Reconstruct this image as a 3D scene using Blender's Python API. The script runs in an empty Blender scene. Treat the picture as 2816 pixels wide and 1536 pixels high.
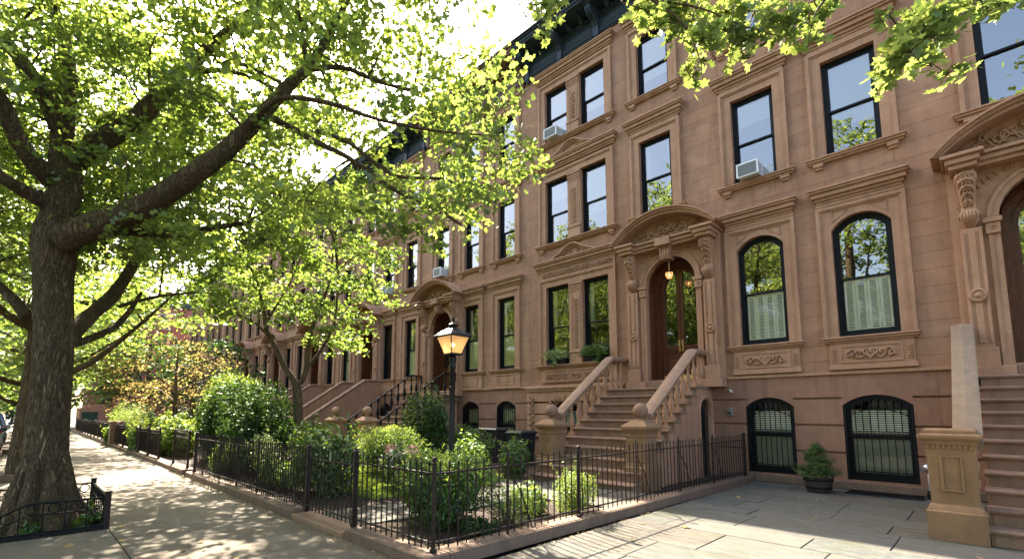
import bpy, math, random
import numpy as np
from mathutils import Vector, Matrix
rng = np.random.default_rng(7)
random.seed(11)
SC = bpy.context.scene
COL = SC.collection
PI = math.pi
FY = 12.6            # facade plane of the row

# ------------------------------------------------------------------ scene objects
def tag(o, label=None, cat=None, group=None, kind=None):
    if label: o['label'] = label
    if cat: o['category'] = cat
    if group: o['group'] = group
    if kind: o['kind'] = kind
    return o

def empty(name, loc=(0, 0, 0), rz=0.0, parent=None):
    o = bpy.data.objects.new(name, None)
    COL.objects.link(o)
    o.empty_display_size = .2
    if parent: o.parent = parent
    o.location = loc
    o.rotation_euler = (0, 0, rz)
    return o

def place(name, me, parent=None, loc=(0, 0, 0), rz=0.0, sc=None):
    o = bpy.data.objects.new(name, me)
    COL.objects.link(o)
    if parent: o.parent = parent
    o.location = loc
    o.rotation_euler = (0, 0, rz)
    if sc: o.scale = sc
    return o

def kids(o):
    return [c for c in COL.objects if c.parent == o]

KID = {}
def copy_tree(o, table, parent=None, dx=0.0):
    c = o.copy()
    COL.objects.link(c)
    if parent: c.parent = parent
    else: c.location.x += dx
    for ch in table.get(o, []):
        copy_tree(ch, table, c)
    return c

def child_table():
    t = {}
    for o in COL.objects:
        if o.parent: t.setdefault(o.parent, []).append(o)
    return t

# ------------------------------------------------------------------ mesh builder
class MB:
    def __init__(s):
        s.v = []; s.f = []; s.m = []; s.sm = []
        s.mats = []
    def mi(s, mat):
        if mat not in s.mats: s.mats.append(mat)
        return s.mats.index(mat)
    def add(s, vs, fs, mat, smooth=False):
        n = len(s.v); k = s.mi(mat)
        s.v.extend(vs)
        for f in fs:
            s.f.append([i + n for i in f]); s.m.append(k); s.sm.append(smooth)
    def box(s, x0, x1, y0, y1, z0, z1, mat, ch=0.0):
        if x0 > x1: x0, x1 = x1, x0
        if y0 > y1: y0, y1 = y1, y0
        if z0 > z1: z0, z1 = z1, z0
        if ch <= 0:
            vs = [(x0,y0,z0),(x1,y0,z0),(x1,y1,z0),(x0,y1,z0),(x0,y0,z1),(x1,y0,z1),(x1,y1,z1),(x0,y1,z1)]
            fs = [(0,3,2,1),(4,5,6,7),(0,1,5,4),(1,2,6,5),(2,3,7,6),(3,0,4,7)]
            s.add(vs, fs, mat); return
        c = min(ch, (x1-x0)*.45, (y1-y0)*.45, (z1-z0)*.45)
        vs = []; idx = {}
        for ix, (X, sx) in enumerate(((x0,1),(x1,-1))):
            for iy, (Y, sy) in enumerate(((y0,1),(y1,-1))):
                for iz, (Z, sz) in enumerate(((z0,1),(z1,-1))):
                    for a in range(3):
                        p = [X + sx*c, Y + sy*c, Z + sz*c]
                        p[a] = (X, Y, Z)[a]
                        idx[(ix,iy,iz,a)] = len(vs); vs.append(tuple(p))
        fs = []
        for a in range(3):
            b, d = [(1,2),(0,2),(0,1)][a]
            for e in (0,1):
                q = []
                for (u, w) in ((0,0),(1,0),(1,1),(0,1)):
                    k = [0,0,0]; k[a] = e; k[b] = u; k[d] = w
                    q.append(idx[(k[0],k[1],k[2],a)])
                fs.append(q)
        for a in range(3):            # edges along axis a
            b, d = [(1,2),(0,2),(0,1)][a]
            for u in (0,1):
                for w in (0,1):
                    k0 = [0,0,0]; k0[b] = u; k0[d] = w
                    k1 = list(k0); k1[a] = 1
                    fs.append([idx[(*k0,b)], idx[(*k1,b)], idx[(*k1,d)], idx[(*k0,d)]])
        for ix in (0,1):
            for iy in (0,1):
                for iz in (0,1):
                    fs.append([idx[(ix,iy,iz,0)], idx[(ix,iy,iz,1)], idx[(ix,iy,iz,2)]])
        s.add(vs, fs, mat)
    def prism(s, pts, a0, a1, axis, mat, smooth=False, caps=True):
        """extrude a 2-D polygon along an axis. axis x: pts=(y,z); y: pts=(x,z); z: pts=(x,y)"""
        n = len(pts)
        def P(p, a):
            return {'x': (a, p[0], p[1]), 'y': (p[0], a, p[1]), 'z': (p[0], p[1], a)}[axis]
        vs = [P(p, a0) for p in pts] + [P(p, a1) for p in pts]
        s.add(vs, [(i, (i+1) % n, n+(i+1) % n, n+i) for i in range(n)], mat, smooth)
        if caps:
            s.add(vs, [list(range(n-1, -1, -1)), list(range(n, 2*n))], mat)
    def lathe(s, prof, c, mat, seg=16, smooth=True):
        """prof = (r, z) list, about the vertical axis at c"""
        vs = []
        for r, z in prof:
            for k in range(seg):
                a = 2*PI*k/seg
                vs.append((c[0]+r*math.cos(a), c[1]+r*math.sin(a), c[2]+z))
        fs = []
        for i in range(len(prof)-1):
            for k in range(seg):
                fs.append((i*seg+k, i*seg+(k+1) % seg, (i+1)*seg+(k+1) % seg, (i+1)*seg+k))
        s.add(vs, fs, mat, smooth)
        s.add(vs[:seg], [list(range(seg-1, -1, -1))], mat)
        s.add(vs[-seg:], [list(range(seg))], mat)
    def stack(s, prof, c, mat, k=1.0):
        """square sections: prof = (half width, z); k = depth/width"""
        vs = []
        for r, z in prof:
            for sx, sy in ((-1,-1),(1,-1),(1,1),(-1,1)):
                vs.append((c[0]+sx*r, c[1]+sy*r*k, c[2]+z))
        fs = []
        for i in range(len(prof)-1):
            for j in range(4):
                fs.append((i*4+j, i*4+(j+1) % 4, (i+1)*4+(j+1) % 4, (i+1)*4+j))
        fs.append((3,2,1,0)); m = (len(prof)-1)*4
        fs.append((m, m+1, m+2, m+3))
        s.add(vs, fs, mat)
    def tube(s, pts, rad, mat, seg=6, smooth=True, caps=True, wob=0.0):
        P = [Vector(p) for p in pts]
        if not hasattr(rad, '__len__'): rad = [rad]*len(P)
        vs = []; up = None
        for i, p in enumerate(P):
            t = (P[min(i+1, len(P)-1)] - P[max(i-1, 0)])
            if t.length < 1e-9: t = Vector((0,0,1))
            t.normalize()
            if up is None:
                up = Vector((0,0,1)) if abs(t.z) < .9 else Vector((1,0,0))
            u = t.cross(up)
            if u.length < 1e-6: u = t.cross(Vector((0,1,0)))
            u.normalize(); w = u.cross(t).normalized(); up = w
            for k in range(seg):
                a = 2*PI*k/seg
                r = rad[i]*(1 + (random.uniform(-wob, wob) if wob else 0))
                vs.append(tuple(p + (u*math.cos(a) + w*math.sin(a))*r))
        fs = []
        for i in range(len(P)-1):
            for k in range(seg):
                fs.append((i*seg+k, i*seg+(k+1) % seg, (i+1)*seg+(k+1) % seg, (i+1)*seg+k))
        s.add(vs, fs, mat, smooth)
        if caps:
            s.add(vs[:seg], [list(range(seg))], mat)
            s.add(vs[-seg:], [list(range(seg-1, -1, -1))], mat)
    def ring(s, A, B, y0, y1, mat):
        """solid ring in the x-z plane between outline A (outer) and B (inner), same count"""
        n = len(A)
        vs = [(p[0], y0, p[1]) for p in A] + [(p[0], y0, p[1]) for p in B] + [(p[0], y1, p[1]) for p in A] + [(p[0], y1, p[1]) for p in B]
        fs = []
        for i in range(n):
            j = (i+1) % n
            fs += [(i, j, n+j, n+i), (2*n+j, 2*n+i, 3*n+i, 3*n+j), (j, i, 2*n+i, 2*n+j), (n+i, n+j, 3*n+j, 3*n+i)]
        s.add(vs, fs, mat)
    def sphere(s, c, r, mat, seg=20, rings=12, k=(1,1,1)):
        prof = [(max(1e-4, r*math.sin(PI*i/rings))*k[0], -r*math.cos(PI*i/rings)*k[2]) for i in range(rings+1)]
        s.lathe(prof, c, mat, seg)
    def merge(s, o, M=None):
        n = len(s.v)
        s.v.extend([tuple(M @ Vector(p)) for p in o.v] if M else o.v)
        mp = [s.mi(m) for m in o.mats]
        for f, m, sm in zip(o.f, o.m, o.sm):
            s.f.append([i+n for i in f]); s.m.append(mp[m]); s.sm.append(sm)
    def mesh(s, name):
        me = bpy.data.meshes.new(name)
        me.from_pydata(s.v, [], s.f)
        for m in s.mats: me.materials.append(MAT[m])
        me.polygons.foreach_set('material_index', s.m)
        me.polygons.foreach_set('use_smooth', s.sm)
        me.update()
        return me
    def build(s, name, parent=None, loc=(0,0,0), rz=0.0):
        return place(name, s.mesh(name), parent, loc, rz)

def cr(pts, n=4):
    """Catmull-Rom through tuples of any length"""
    P = [np.array(p, float) for p in pts]
    if len(P) < 3: 
        return [tuple(P[0] + (P[-1]-P[0])*i/n) for i in range(n+1)]
    out = []
    for i in range(len(P)-1):
        a = P[max(i-1,0)]; b = P[i]; c = P[i+1]; d = P[min(i+2,len(P)-1)]
        for j in range(n):
            t = j/n
            out.append(tuple(.5*((2*b)+(-a+c)*t+(2*a-5*b+4*c-d)*t*t+(-a+3*b-3*c+d)*t**3)))
    out.append(tuple(P[-1]))
    return out

# ------------------------------------------------------------------ materials
MAT = {}
class NT:
    def __init__(s, name):
        m = bpy.data.materials.new(name); m.use_nodes = True
        MAT[name] = m; s.m = m; s.t = m.node_tree; s.t.nodes.clear()
        s.out = s.n('ShaderNodeOutputMaterial')
        s.pos = None
    def n(s, typ, **kw):
        x = s.t.nodes.new(typ)
        for k, v in kw.items(): setattr(x, k, v)
        return x
    def l(s, a, b): s.t.links.new(a, b)
    def P(s):
        if not s.pos: s.pos = s.n('ShaderNodeNewGeometry').outputs['Position']
        return s.pos
    def mapp(s, scale, loc=(0,0,0), src=None):
        x = s.n('ShaderNodeMapping'); x.inputs['Scale'].default_value = scale; x.inputs['Location'].default_value = loc
        s.l(src or s.P(), x.inputs['Vector']); return x.outputs[0]
    def noise(s, scale, detail=6, rough=.6, vec=None, dist=0.0):
        x = s.n('ShaderNodeTexNoise'); x.inputs['Scale'].default_value = scale; x.inputs['Detail'].default_value = detail
        x.inputs['Roughness'].default_value = rough; x.inputs['Distortion'].default_value = dist
        s.l(vec or s.P(), x.inputs['Vector']); return x.outputs['Fac']
    def ramp(s, fac, stops):
        x = s.n('ShaderNodeValToRGB'); e = x.color_ramp.elements
        while len(e) < len(stops): e.new(.5)
        for i, (p, c) in enumerate(stops):
            e[i].position = p
            e[i].color = (*c, 1) if hasattr(c, '__len__') else (c, c, c, 1)
        s.l(fac, x.inputs[0]); return x.outputs[0]
    def mix(s, fac, a, b, mode='MIX'):
        x = s.n('ShaderNodeMix', data_type='RGBA', blend_type=mode)
        if isinstance(fac, (int, float)): x.inputs[0].default_value = fac
        else: s.l(fac, x.inputs[0])
        for k, v in ((6, a), (7, b)):
            if hasattr(v, '__len__') and not hasattr(v, 'links'): x.inputs[k].default_value = (*v, 1)
            else: s.l(v, x.inputs[k])
        return x.outputs[2]
    def math(s, op, a, b=0.0):
        x = s.n('ShaderNodeMath', operation=op)
        for k, v in ((0, a), (1, b)):
            if isinstance(v, (int, float)): x.inputs[k].default_value = v
            else: s.l(v, x.inputs[k])
        return x.outputs[0]
    def attr(s, name='rnd'):
        x = s.n('ShaderNodeAttribute', attribute_name=name); return x.outputs['Fac']
    def bump(s, h, strength=.3, dist=.02, nrm=None):
        x = s.n('ShaderNodeBump'); x.inputs['Strength'].default_value = strength; x.inputs['Distance'].default_value = dist
        s.l(h, x.inputs['Height'])
        if nrm: s.l(nrm, x.inputs['Normal'])
        return x.outputs[0]
    def bsdf(s, col, rough=.8, nrm=None, metal=0.0, spec=.35, coat=0.0):
        x = s.n('ShaderNodeBsdfPrincipled')
        for k, v in (('Base Color', col), ('Roughness', rough), ('Metallic', metal)):
            if isinstance(v, (int, float)): x.inputs[k].default_value = v
            elif hasattr(v, '__len__') and not hasattr(v, 'links'): x.inputs[k].default_value = (*v, 1)
            else: s.l(v, x.inputs[k])
        x.inputs['Specular IOR Level'].default_value = spec
        x.inputs['Coat Weight'].default_value = coat
        if nrm: s.l(nrm, x.inputs['Normal'])
        s.l(x.outputs[0], s.out.inputs[0]); return x

def stone(name, c1, c2, c3, scale=1.0, bump=.25, ashlar=None, streak=.5, rough=.85):
    t = NT(name)
    big = t.noise(.55*scale, 5, .6)
    mid = t.noise(3.2*scale, 8, .65)
    fine = t.noise(60, 4, .7)
    col = t.mix(t.ramp(big, [(.32, 0.), (.68, 1.)]), c1, c2)
    col = t.mix(t.ramp(mid, [(.42, 0.), (.75, .75)]), col, c3)
    # rain streaks: noise stretched along z
    st = t.noise(1.0, 5, .7, t.mapp((5.5, 5.5, .45)))
    col = t.mix(t.ramp(st, [(.47, 0.), (.74, streak)]), col, tuple(v*.45 for v in c1))
    col = t.mix(t.ramp(fine, [(.35, .28), (.65, 0.)]), col, tuple(v*.55 for v in c1))
    h = t.math('ADD', t.math('MULTIPLY', fine, .4), t.math('MULTIPLY', mid, .8))
    if ashlar:
        bw, rh, mort = ashlar
        sep = t.n('ShaderNodeSeparateXYZ'); t.l(t.P(), sep.inputs[0])
        cmb = t.n('ShaderNodeCombineXYZ'); t.l(sep.outputs[0], cmb.inputs[0]); t.l(sep.outputs[2], cmb.inputs[1])
        wob = t.noise(2.0, 3)
        b = t.n('ShaderNodeTexBrick'); b.offset = .45; b.squash = 1.0
        b.inputs['Scale'].default_value = 1.0; b.inputs['Brick Width'].default_value = bw
        b.inputs['Row Height'].default_value = rh; b.inputs['Mortar Size'].default_value = mort
        b.inputs['Mortar Smooth'].default_value = .3; b.inputs['Bias'].default_value = 0.0
        b.inputs['Color1'].default_value = (1.08, 1.05, 1.02, 1); b.inputs['Color2'].default_value = (.91, .91, .91, 1)
        b.inputs['Mortar'].default_value = (.60, .54, .51, 1)
        t.l(cmb.outputs[0], b.inputs['Vector'])
        col = t.mix(1.0, col, b.outputs['Color'], 'MULTIPLY')
        h = t.math('SUBTRACT', h, t.math('MULTIPLY', b.outputs['Fac'], 1.1))
        oi = t.n('ShaderNodeObjectInfo')
        col = t.mix(1.0, col, t.ramp(oi.outputs['Random'], [(0., (.86,.85,.86)), (.5, (1,1,1)), (1., (1.06,1.0,.96))]), 'MULTIPLY')
        pt_ = t.noise(.9, 3, .5, t.mapp((1.4, 1.4, 2.9)))
        col = t.mix(t.ramp(pt_, [(.60, 0.), (.66, .28)]), col, tuple(v*1.12 for v in c2))
    t.bsdf(col, rough, t.bump(h, bump, .012), spec=.25)

stone('brownstone', (.365,.19,.112), (.43,.25,.158), (.28,.152,.098), ashlar=(2.3, .345, .007))
stone('brownstone_trim', (.395,.21,.122), (.46,.27,.168), (.295,.162,.098), 1.3)
stone('brownstone_base', (.27,.14,.092), (.33,.185,.118), (.21,.12,.082), 1.2, .3, ashlar=(1.55, 50.0, .004))  # toned below the upper walls to carry the shade near street level
stone('step_stone', (.23,.135,.085), (.29,.18,.118), (.17,.10,.068), 1.4, .3)
stone('tan_stone', (.235,.132,.068), (.29,.17,.09), (.17,.105,.06), 1.5, .3, streak=.4)
stone('coping_stone', (.27,.165,.108), (.33,.215,.145), (.17,.115,.075), 2.0, .35, streak=.1)
stone('weathered_stone', (.22,.15,.095), (.27,.195,.13), (.155,.12,.08), 2.5, .45, streak=.3)
stone('kerb_stone', (.17,.112,.078), (.22,.15,.105), (.12,.082,.06), 1.6, .4)
stone('red_brick_far', (.34,.155,.12), (.38,.19,.145), (.30,.135,.11), 1.0, .3, ashlar=(.22, .075, .008))
stone('pink_wall', (.50,.25,.18), (.55,.3,.22), (.42,.22,.16), 1.0)

def paint(name, c, rough=.45, bumpy=.1, metal=0.0, spec=.5, var=.25):
    t = NT(name)
    n = t.noise(6, 6, .65)
    col = t.mix(t.ramp(n, [(.35, 0.), (.7, var)]), c, tuple(min(1, v*1.8+.006) for v in c))
    t.bsdf(col, t.math('ADD', t.math('MULTIPLY', n, .3), rough-.15), t.bump(t.noise(90, 3), bumpy, .004), metal, spec)
paint('black_iron', (.004,.004,.0045), .55, .3, spec=.2, var=.15)
paint('brown_iron', (.021,.013,.010), .6, .4, spec=.2, var=.35)
paint('lamp_iron', (.007,.006,.005), .45, .2, spec=.3, var=.15)
paint('window_black', (.0045,.0055,.007), .5, .05, spec=.2, var=.1)
paint('cornice_paint', (.022,.032,.042), .55, .15, spec=.3, var=.5)
paint('cornice_brown', (.16,.085,.065), .6, .15)
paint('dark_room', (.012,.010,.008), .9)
paint('white_plastic', (.62,.63,.62), .4, .02, var=.1)
paint('grille_grey', (.17,.175,.175), .6, .1)
paint('bin_black', (.018,.022,.026), .4, .1)
paint('bin_wood', (.03,.02,.016), .6, .3)
paint('rubber', (.015,.015,.016), .8)
paint('galvanised', (.45,.46,.48), .35, .1, .8)
paint('brass', (.62,.42,.14), .3, .05, .9)
paint('car_silver', (.32,.34,.36), .25, 0, .6)
paint('car_dark', (.03,.04,.06), .25, 0, .3)
paint('car_blue', (.03,.07,.16), .25, 0, .3)
paint('green_paint', (.015,.05,.035), .5)
paint('barrel', (.045,.036,.03), .6, .3)
paint('roof_tar', (.05,.05,.05), .9)
paint('curtain', (.80,.81,.78), .9)
paint('blind_cream', (.92,.93,.80), .7, .02, var=.08)
paint('dim_shade', (.24,.25,.19), .9)
paint('stucco', (.55,.5,.45), .9)
t = NT('tail_red'); t.bsdf((.45,.01,.01), .2)
t = NT('wood_door')
g = t.noise(3, 8, .7, t.mapp((9, 9, .8)), 1.2)
t.bsdf(t.ramp(g, [(.3, (.04,.013,.005)), (.55, (.105,.034,.012)), (.75, (.17,.06,.022))]), .42, t.bump(g, .15, .004), spec=.3)
t = NT('asphalt')
t.bsdf(t.ramp(t.noise(1.5, 8), [(.3, (.045,.045,.046)), (.7, (.075,.073,.07))]), .9, t.bump(t.noise(120, 3), .5, .006))
t = NT('concrete')
b1 = t.noise(.9, 8, .65); f1 = t.noise(140, 3, .8); st = t.noise(7, 6, .7)
col = t.mix(t.ramp(b1, [(.3, 0.), (.7, 1.)]), (.14,.116,.088), (.19,.162,.127))
col = t.mix(t.ramp(st, [(.5, 0.), (.8, .5)]), col, (.14,.12,.095))
col = t.mix(t.ramp(f1, [(.35, .5), (.6, 0.)]), col, (.10,.085,.068))
vo = t.n('ShaderNodeTexVoronoi'); vo.inputs['Scale'].default_value = 3.4; t.l(t.P(), vo.inputs['Vector'])
col = t.mix(t.ramp(vo.outputs['Distance'], [(.045, .55), (.075, 0.)]), col, (.06,.052,.045))
ck = t.n('ShaderNodeTexVoronoi', feature='DISTANCE_TO_EDGE'); ck.inputs['Scale'].default_value = .42; t.l(t.mapp((1, 1, 1), (3.3, 1.7, 0)), ck.inputs['Vector'])
col = t.mix(t.math('MULTIPLY', t.ramp(ck.outputs['Distance'], [(.002, 1.), (.006, 0.)]), t.ramp(b1, [(.5, 0.), (.6, .8)])), col, (.04,.035,.03))
sl = t.n('ShaderNodeMix', data_type='RGBA', blend_type='MULTIPLY'); sl.inputs[0].default_value = 1
t.l(col, sl.inputs[6]); t.l(t.ramp(t.attr(), [(0., (.78,.76,.73)), (1., (1.12,1.13,1.13))]), sl.inputs[7])
t.bsdf(sl.outputs[2], .9, t.bump(t.math('ADD', f1, st), .45, .006), spec=.2)
t = NT('flagstone')
b1 = t.noise(1.1, 8, .7); vec = t.mapp((1.6, 5.5, 1)); lay = t.noise(1.6, 10, .75, vec, 1.6); f1 = t.noise(90, 4, .7)
col = t.ramp(t.attr(), [(0., (.070,.057,.046)), (.3, (.078,.075,.062)), (.55, (.056,.063,.060)), (.8, (.108,.092,.073)), (1., (.066,.069,.066))])
col = t.mix(t.ramp(lay, [(.44, 0.), (.60, .8)]), col, (.13,.124,.106))
col = t.mix(t.ramp(b1, [(.52, 0.), (.70, .6)]), col, (.065,.072,.030))
col = t.mix(t.ramp(f1, [(.35, .35), (.6, 0.)]), col, (.045,.043,.036))
t.bsdf(col, .85, t.bump(t.math('ADD', t.math('MULTIPLY', lay, 1.4), t.math('MULTIPLY', f1, .3)), .4, .012), spec=.25)
t = NT('joint_dirt')
t.bsdf(t.ramp(t.noise(9, 6), [(.35, (.05,.042,.032)), (.75, (.065,.066,.035))]), .95)
t = NT('soil')
s1 = t.noise(30, 8, .8)
t.bsdf(t.ramp(s1, [(.3, (.018,.011,.008)), (.55, (.05,.03,.02)), (.75, (.11,.065,.042))]), .95, t.bump(s1, 1.0, .03))
t = NT('bark')
v = t.mapp((10, 10, 1.5)); w1 = t.noise(1.6, 8, .62, v, 1.6); w2 = t.noise(7, 6, .7)
rdg = t.math('ABSOLUTE', t.math('SUBTRACT', w1, .5))
hh = t.math('MULTIPLY', rdg, 7.0)
col = t.ramp(hh, [(.0, (.04,.027,.015)), (.22, (.155,.105,.06)), (.8, (.27,.19,.11))])
col = t.mix(t.ramp(w2, [(.5, 0.), (.75, .5)]), col, (.075,.085,.035))
mh = t.n('ShaderNodeMath', operation='MINIMUM'); t.l(hh, mh.inputs[0]); mh.inputs[1].default_value = 1.0
t.bsdf(col, .9, t.bump(t.math('ADD', mh.outputs[0], t.math('MULTIPLY', w2, .25)), 1.0, .05), spec=.2)
t = NT('bark_smooth')
w1 = t.noise(5, 7, .7, t.mapp((2.5, 2.5, 1)))
t.bsdf(t.ramp(w1, [(.3, (.05,.035,.022)), (.7, (.15,.108,.066))]), .85, t.bump(w1, .5, .02), spec=.2)

def leaf(name, d0, d1, tr, tw=.5, gloss=.08):
    t = NT(name)
    r = t.attr()
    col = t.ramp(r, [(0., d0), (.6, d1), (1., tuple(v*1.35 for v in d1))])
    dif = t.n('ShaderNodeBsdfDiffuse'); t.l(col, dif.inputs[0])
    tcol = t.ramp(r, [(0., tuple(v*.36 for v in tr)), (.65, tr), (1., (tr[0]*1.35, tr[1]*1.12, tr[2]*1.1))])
    tl = t.n('ShaderNodeBsdfTranslucent'); t.l(tcol, tl.inputs[0])
    m = t.n('ShaderNodeMixShader'); m.inputs[0].default_value = tw; t.l(dif.outputs[0], m.inputs[1]); t.l(tl.outputs[0], m.inputs[2])
    g = t.n('ShaderNodeBsdfGlossy'); g.inputs['Roughness'].default_value = .5; g.inputs[0].default_value = (.9,1,.85,1)
    m2 = t.n('ShaderNodeMixShader'); m2.inputs[0].default_value = gloss; t.l(m.outputs[0], m2.inputs[1]); t.l(g.outputs[0], m2.inputs[2])
    t.l(m2.outputs[0], t.out.inputs[0])
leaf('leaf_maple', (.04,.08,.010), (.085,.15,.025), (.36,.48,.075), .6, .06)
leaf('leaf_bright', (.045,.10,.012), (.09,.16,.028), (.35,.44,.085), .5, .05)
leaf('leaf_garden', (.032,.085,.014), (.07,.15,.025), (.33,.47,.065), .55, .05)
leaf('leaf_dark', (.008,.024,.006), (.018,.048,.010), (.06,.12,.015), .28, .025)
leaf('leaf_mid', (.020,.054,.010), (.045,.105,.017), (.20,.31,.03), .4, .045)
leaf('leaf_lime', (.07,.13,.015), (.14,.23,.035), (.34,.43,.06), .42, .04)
leaf('leaf_variegated', (.06,.12,.03), (.30,.36,.16), (.4,.5,.12), .4, .07)
leaf('leaf_copper', (.07,.09,.025), (.16,.115,.045), (.40,.31,.10), .5, .0)
leaf('petal_pink', (.45,.22,.18), (.62,.36,.30), (.5,.3,.25), .3, .02)
leaf('petal_white', (.55,.56,.42), (.75,.74,.6), (.5,.5,.4), .3, .02)
leaf('leaf_dry', (.16,.09,.035), (.34,.22,.08), (.3,.2,.06), .2, .03)
leaf('grass_blade', (.06,.12,.015), (.13,.22,.03), (.35,.48,.04), .45, .04)

def glass(name, refl, tint, ior=1.8, base=.06, wave=.08):
    t = NT(name)
    tr = t.n('ShaderNodeBsdfTransparent'); tr.inputs[0].default_value = (*tint, 1)
    gl = t.n('ShaderNodeBsdfGlossy'); gl.inputs['Roughness'].default_value = 0.0; gl.inputs[0].default_value = (refl, refl*.965, refl*.91, 1)
    nb = t.bump(t.noise(1.1, 2, .5), wave, .015)
    t.l(nb, gl.inputs['Normal'])
    fr = t.n('ShaderNodeFresnel'); fr.inputs[0].default_value = ior
    fac = t.math('ADD', fr.outputs[0], base)
    m = t.n('ShaderNodeMixShader'); t.l(fac, m.inputs[0]); t.l(tr.outputs[0], m.inputs[1]); t.l(gl.outputs[0], m.inputs[2])
    t.l(m.outputs[0], t.out.inputs[0])
glass('glass', 1.0, (.80,.84,.82), 1.9, .14)
glass('parlour_glass', 1.0, (.94,.97,.94), 1.6, .05, .04)
glass('shutter_glass', 1.0, (.97,.99,.97), 1.42, .01, .02)
glass('car_glass', .9, (.25,.28,.3), 1.6, .05)
t = NT('lamp_glass')
d = t.n('ShaderNodeBsdfTranslucent'); d.inputs[0].default_value = (.7,.48,.26,1)
tr = t.n('ShaderNodeBsdfTransparent'); tr.inputs[0].default_value = (1,.8,.5,1)
m = t.n('ShaderNodeMixShader'); m.inputs[0].default_value = .6; t.l(d.outputs[0], m.inputs[2]); t.l(tr.outputs[0], m.inputs[1])
em = t.n('ShaderNodeEmission'); em.inputs[0].default_value = (1,.60,.26,1); em.inputs[1].default_value = .06
a = t.n('ShaderNodeAddShader'); t.l(m.outputs[0], a.inputs[0]); t.l(em.outputs[0], a.inputs[1]); t.l(a.outputs[0], t.out.inputs[0])
t = NT('lamp_bulb'); em = t.n('ShaderNodeEmission'); em.inputs[0].default_value = (1,.72,.36,1); em.inputs[1].default_value = 3.0; t.l(em.outputs[0], t.out.inputs[0])

# ------------------------------------------------------------------ leaves
SH_MAPLE = [(0,-.5),(.17,-.28),(.5,-.3),(.36,-.02),(.52,.28),(.2,.2),(.12,.36),(0,.62),(-.12,.36),(-.2,.2),(-.52,.28),(-.36,-.02),(-.5,-.3),(-.17,-.28)]
SH_STAR = [(0,-.5),(.46,-.26),(.22,.04),(.36,.34),(0,.6),(-.36,.34),(-.22,.04),(-.46,-.26)]
SH_OVAL = [(0,-.5),(.2,-.1),(.15,.25),(0,.55),(-.15,.25),(-.2,-.1)]
SH_NEEDLE = [(0,-.5),(.09,0),(0,.6),(-.09,0)]

def leaf_mesh(name, pos, size, mat, shape=SH_STAR, up=(0,0,1), spread=.8, rnd=None, fold=.18, extra=None):
    """one mesh of leaf-sized faces. up: (3,) or (N,3) direction the leaves tend to face"""
    N = len(pos); S = np.array(shape); K = len(S)
    nrm = np.broadcast_to(np.array(up, float), (N,3)) + rng.normal(0, spread, (N,3))
    nrm /= np.linalg.norm(nrm, axis=1, keepdims=True) + 1e-9
    a = rng.normal(0, 1, (N,3))
    u = np.cross(nrm, a); u /= np.linalg.norm(u, axis=1, keepdims=True) + 1e-9
    w = np.cross(nrm, u)
    size = np.broadcast_to(np.asarray(size, float), (N,)) * rng.uniform(.55, 1.35, N)
    V = pos[:,None,:] + size[:,None,None]*(S[None,:,0,None]*u[:,None,:] + S[None,:,1,None]*w[:,None,:] + (fold*rng.uniform(-.6, 2.6, N))[:,None,None]*(np.abs(S[None,:,0,None])+.5*S[None,:,1,None]**2)*nrm[:,None,:])
    if rnd is None: rnd = rng.uniform(0, 1, N)
    V = V.reshape(-1, 3); R = np.repeat(rnd, K)
    nf = N; idx = np.arange(N*K, dtype=np.int32)
    ls = np.arange(0, N*K, K, dtype=np.int32)
    me = bpy.data.meshes.new(name)
    me.vertices.add(len(V)); me.vertices.foreach_set('co', V.astype(np.float32).ravel())
    me.loops.add(len(idx)); me.loops.foreach_set('vertex_index', idx)
    me.polygons.add(nf); me.polygons.foreach_set('loop_start', ls)
    try: me.polygons.foreach_set('loop_total', np.full(nf, K, np.int32))
    except Exception: pass
    at = me.attributes.new('rnd', 'FLOAT', 'POINT'); at.data.foreach_set('value', R.astype(np.float32))
    me.materials.append(MAT[mat])
    me.update(calc_edges=True)
    return me

def spray_points(clumps, per, spray_r=.28, leaves=26, flat=.4, shell=.35, amount=None):
    """clumps (x,y,z,r): sprays inside each clump, leaves round each spray. returns leaf points, shade key, spray centres, clump idx"""
    pos = []; key = []; spr = []; own = []
    for ci, (x, y, z, r) in enumerate(clumps):
        n = max(3, int(per*r*r))
        d = rng.normal(0, 1, (n,3)); d /= np.linalg.norm(d, axis=1, keepdims=True)
        rad = r*(shell + (1-shell)*rng.uniform(0, 1, n)**.6)
        c = np.array((x,y,z)) + d*rad[:,None]*np.array((1,1,.62))
        k0 = rng.uniform(0, 1)
        for p in c:
            m = rng.integers(int(leaves*.6), int(leaves*1.3)+1)
            q = rng.normal(0, 1, (m,3))*np.array((spray_r, spray_r, spray_r*flat))*.55
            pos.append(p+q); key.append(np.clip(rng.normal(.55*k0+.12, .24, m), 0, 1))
            spr.append(p); own.append(ci)
    return np.concatenate(pos), np.concatenate(key), spr, own

def limb(mb, pts, mat, seg=8, n=4, wob=0.03):
    s = cr(pts, n)
    mb.tube([p[:3] for p in s], [max(p[3], .002) for p in s], mat, seg, wob=wob)
    return [(Vector(p[:3]), p[3]) for p in s]
# ================================================================== ARCHITECTURE
def outline(w, h, rise=0.0, z0=0.0, n=12):
    pts = [(-w/2, z0), (w/2, z0)]
    if rise <= 1e-6:
        for i in range(n+1): pts.append((w/2 - w*i/n, z0+h))
        return pts
    R = (w*w/4 + rise*rise)/(2*rise); cz = z0+h-R
    a0 = math.asin(min(1, (w/2)/R))
    if rise > w/2 - 1e-6: a0 = PI/2
    for i in range(n+1):
        a = a0 - 2*a0*i/n
        pts.append((R*math.sin(a), cz+R*math.cos(a)))
    return pts

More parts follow.
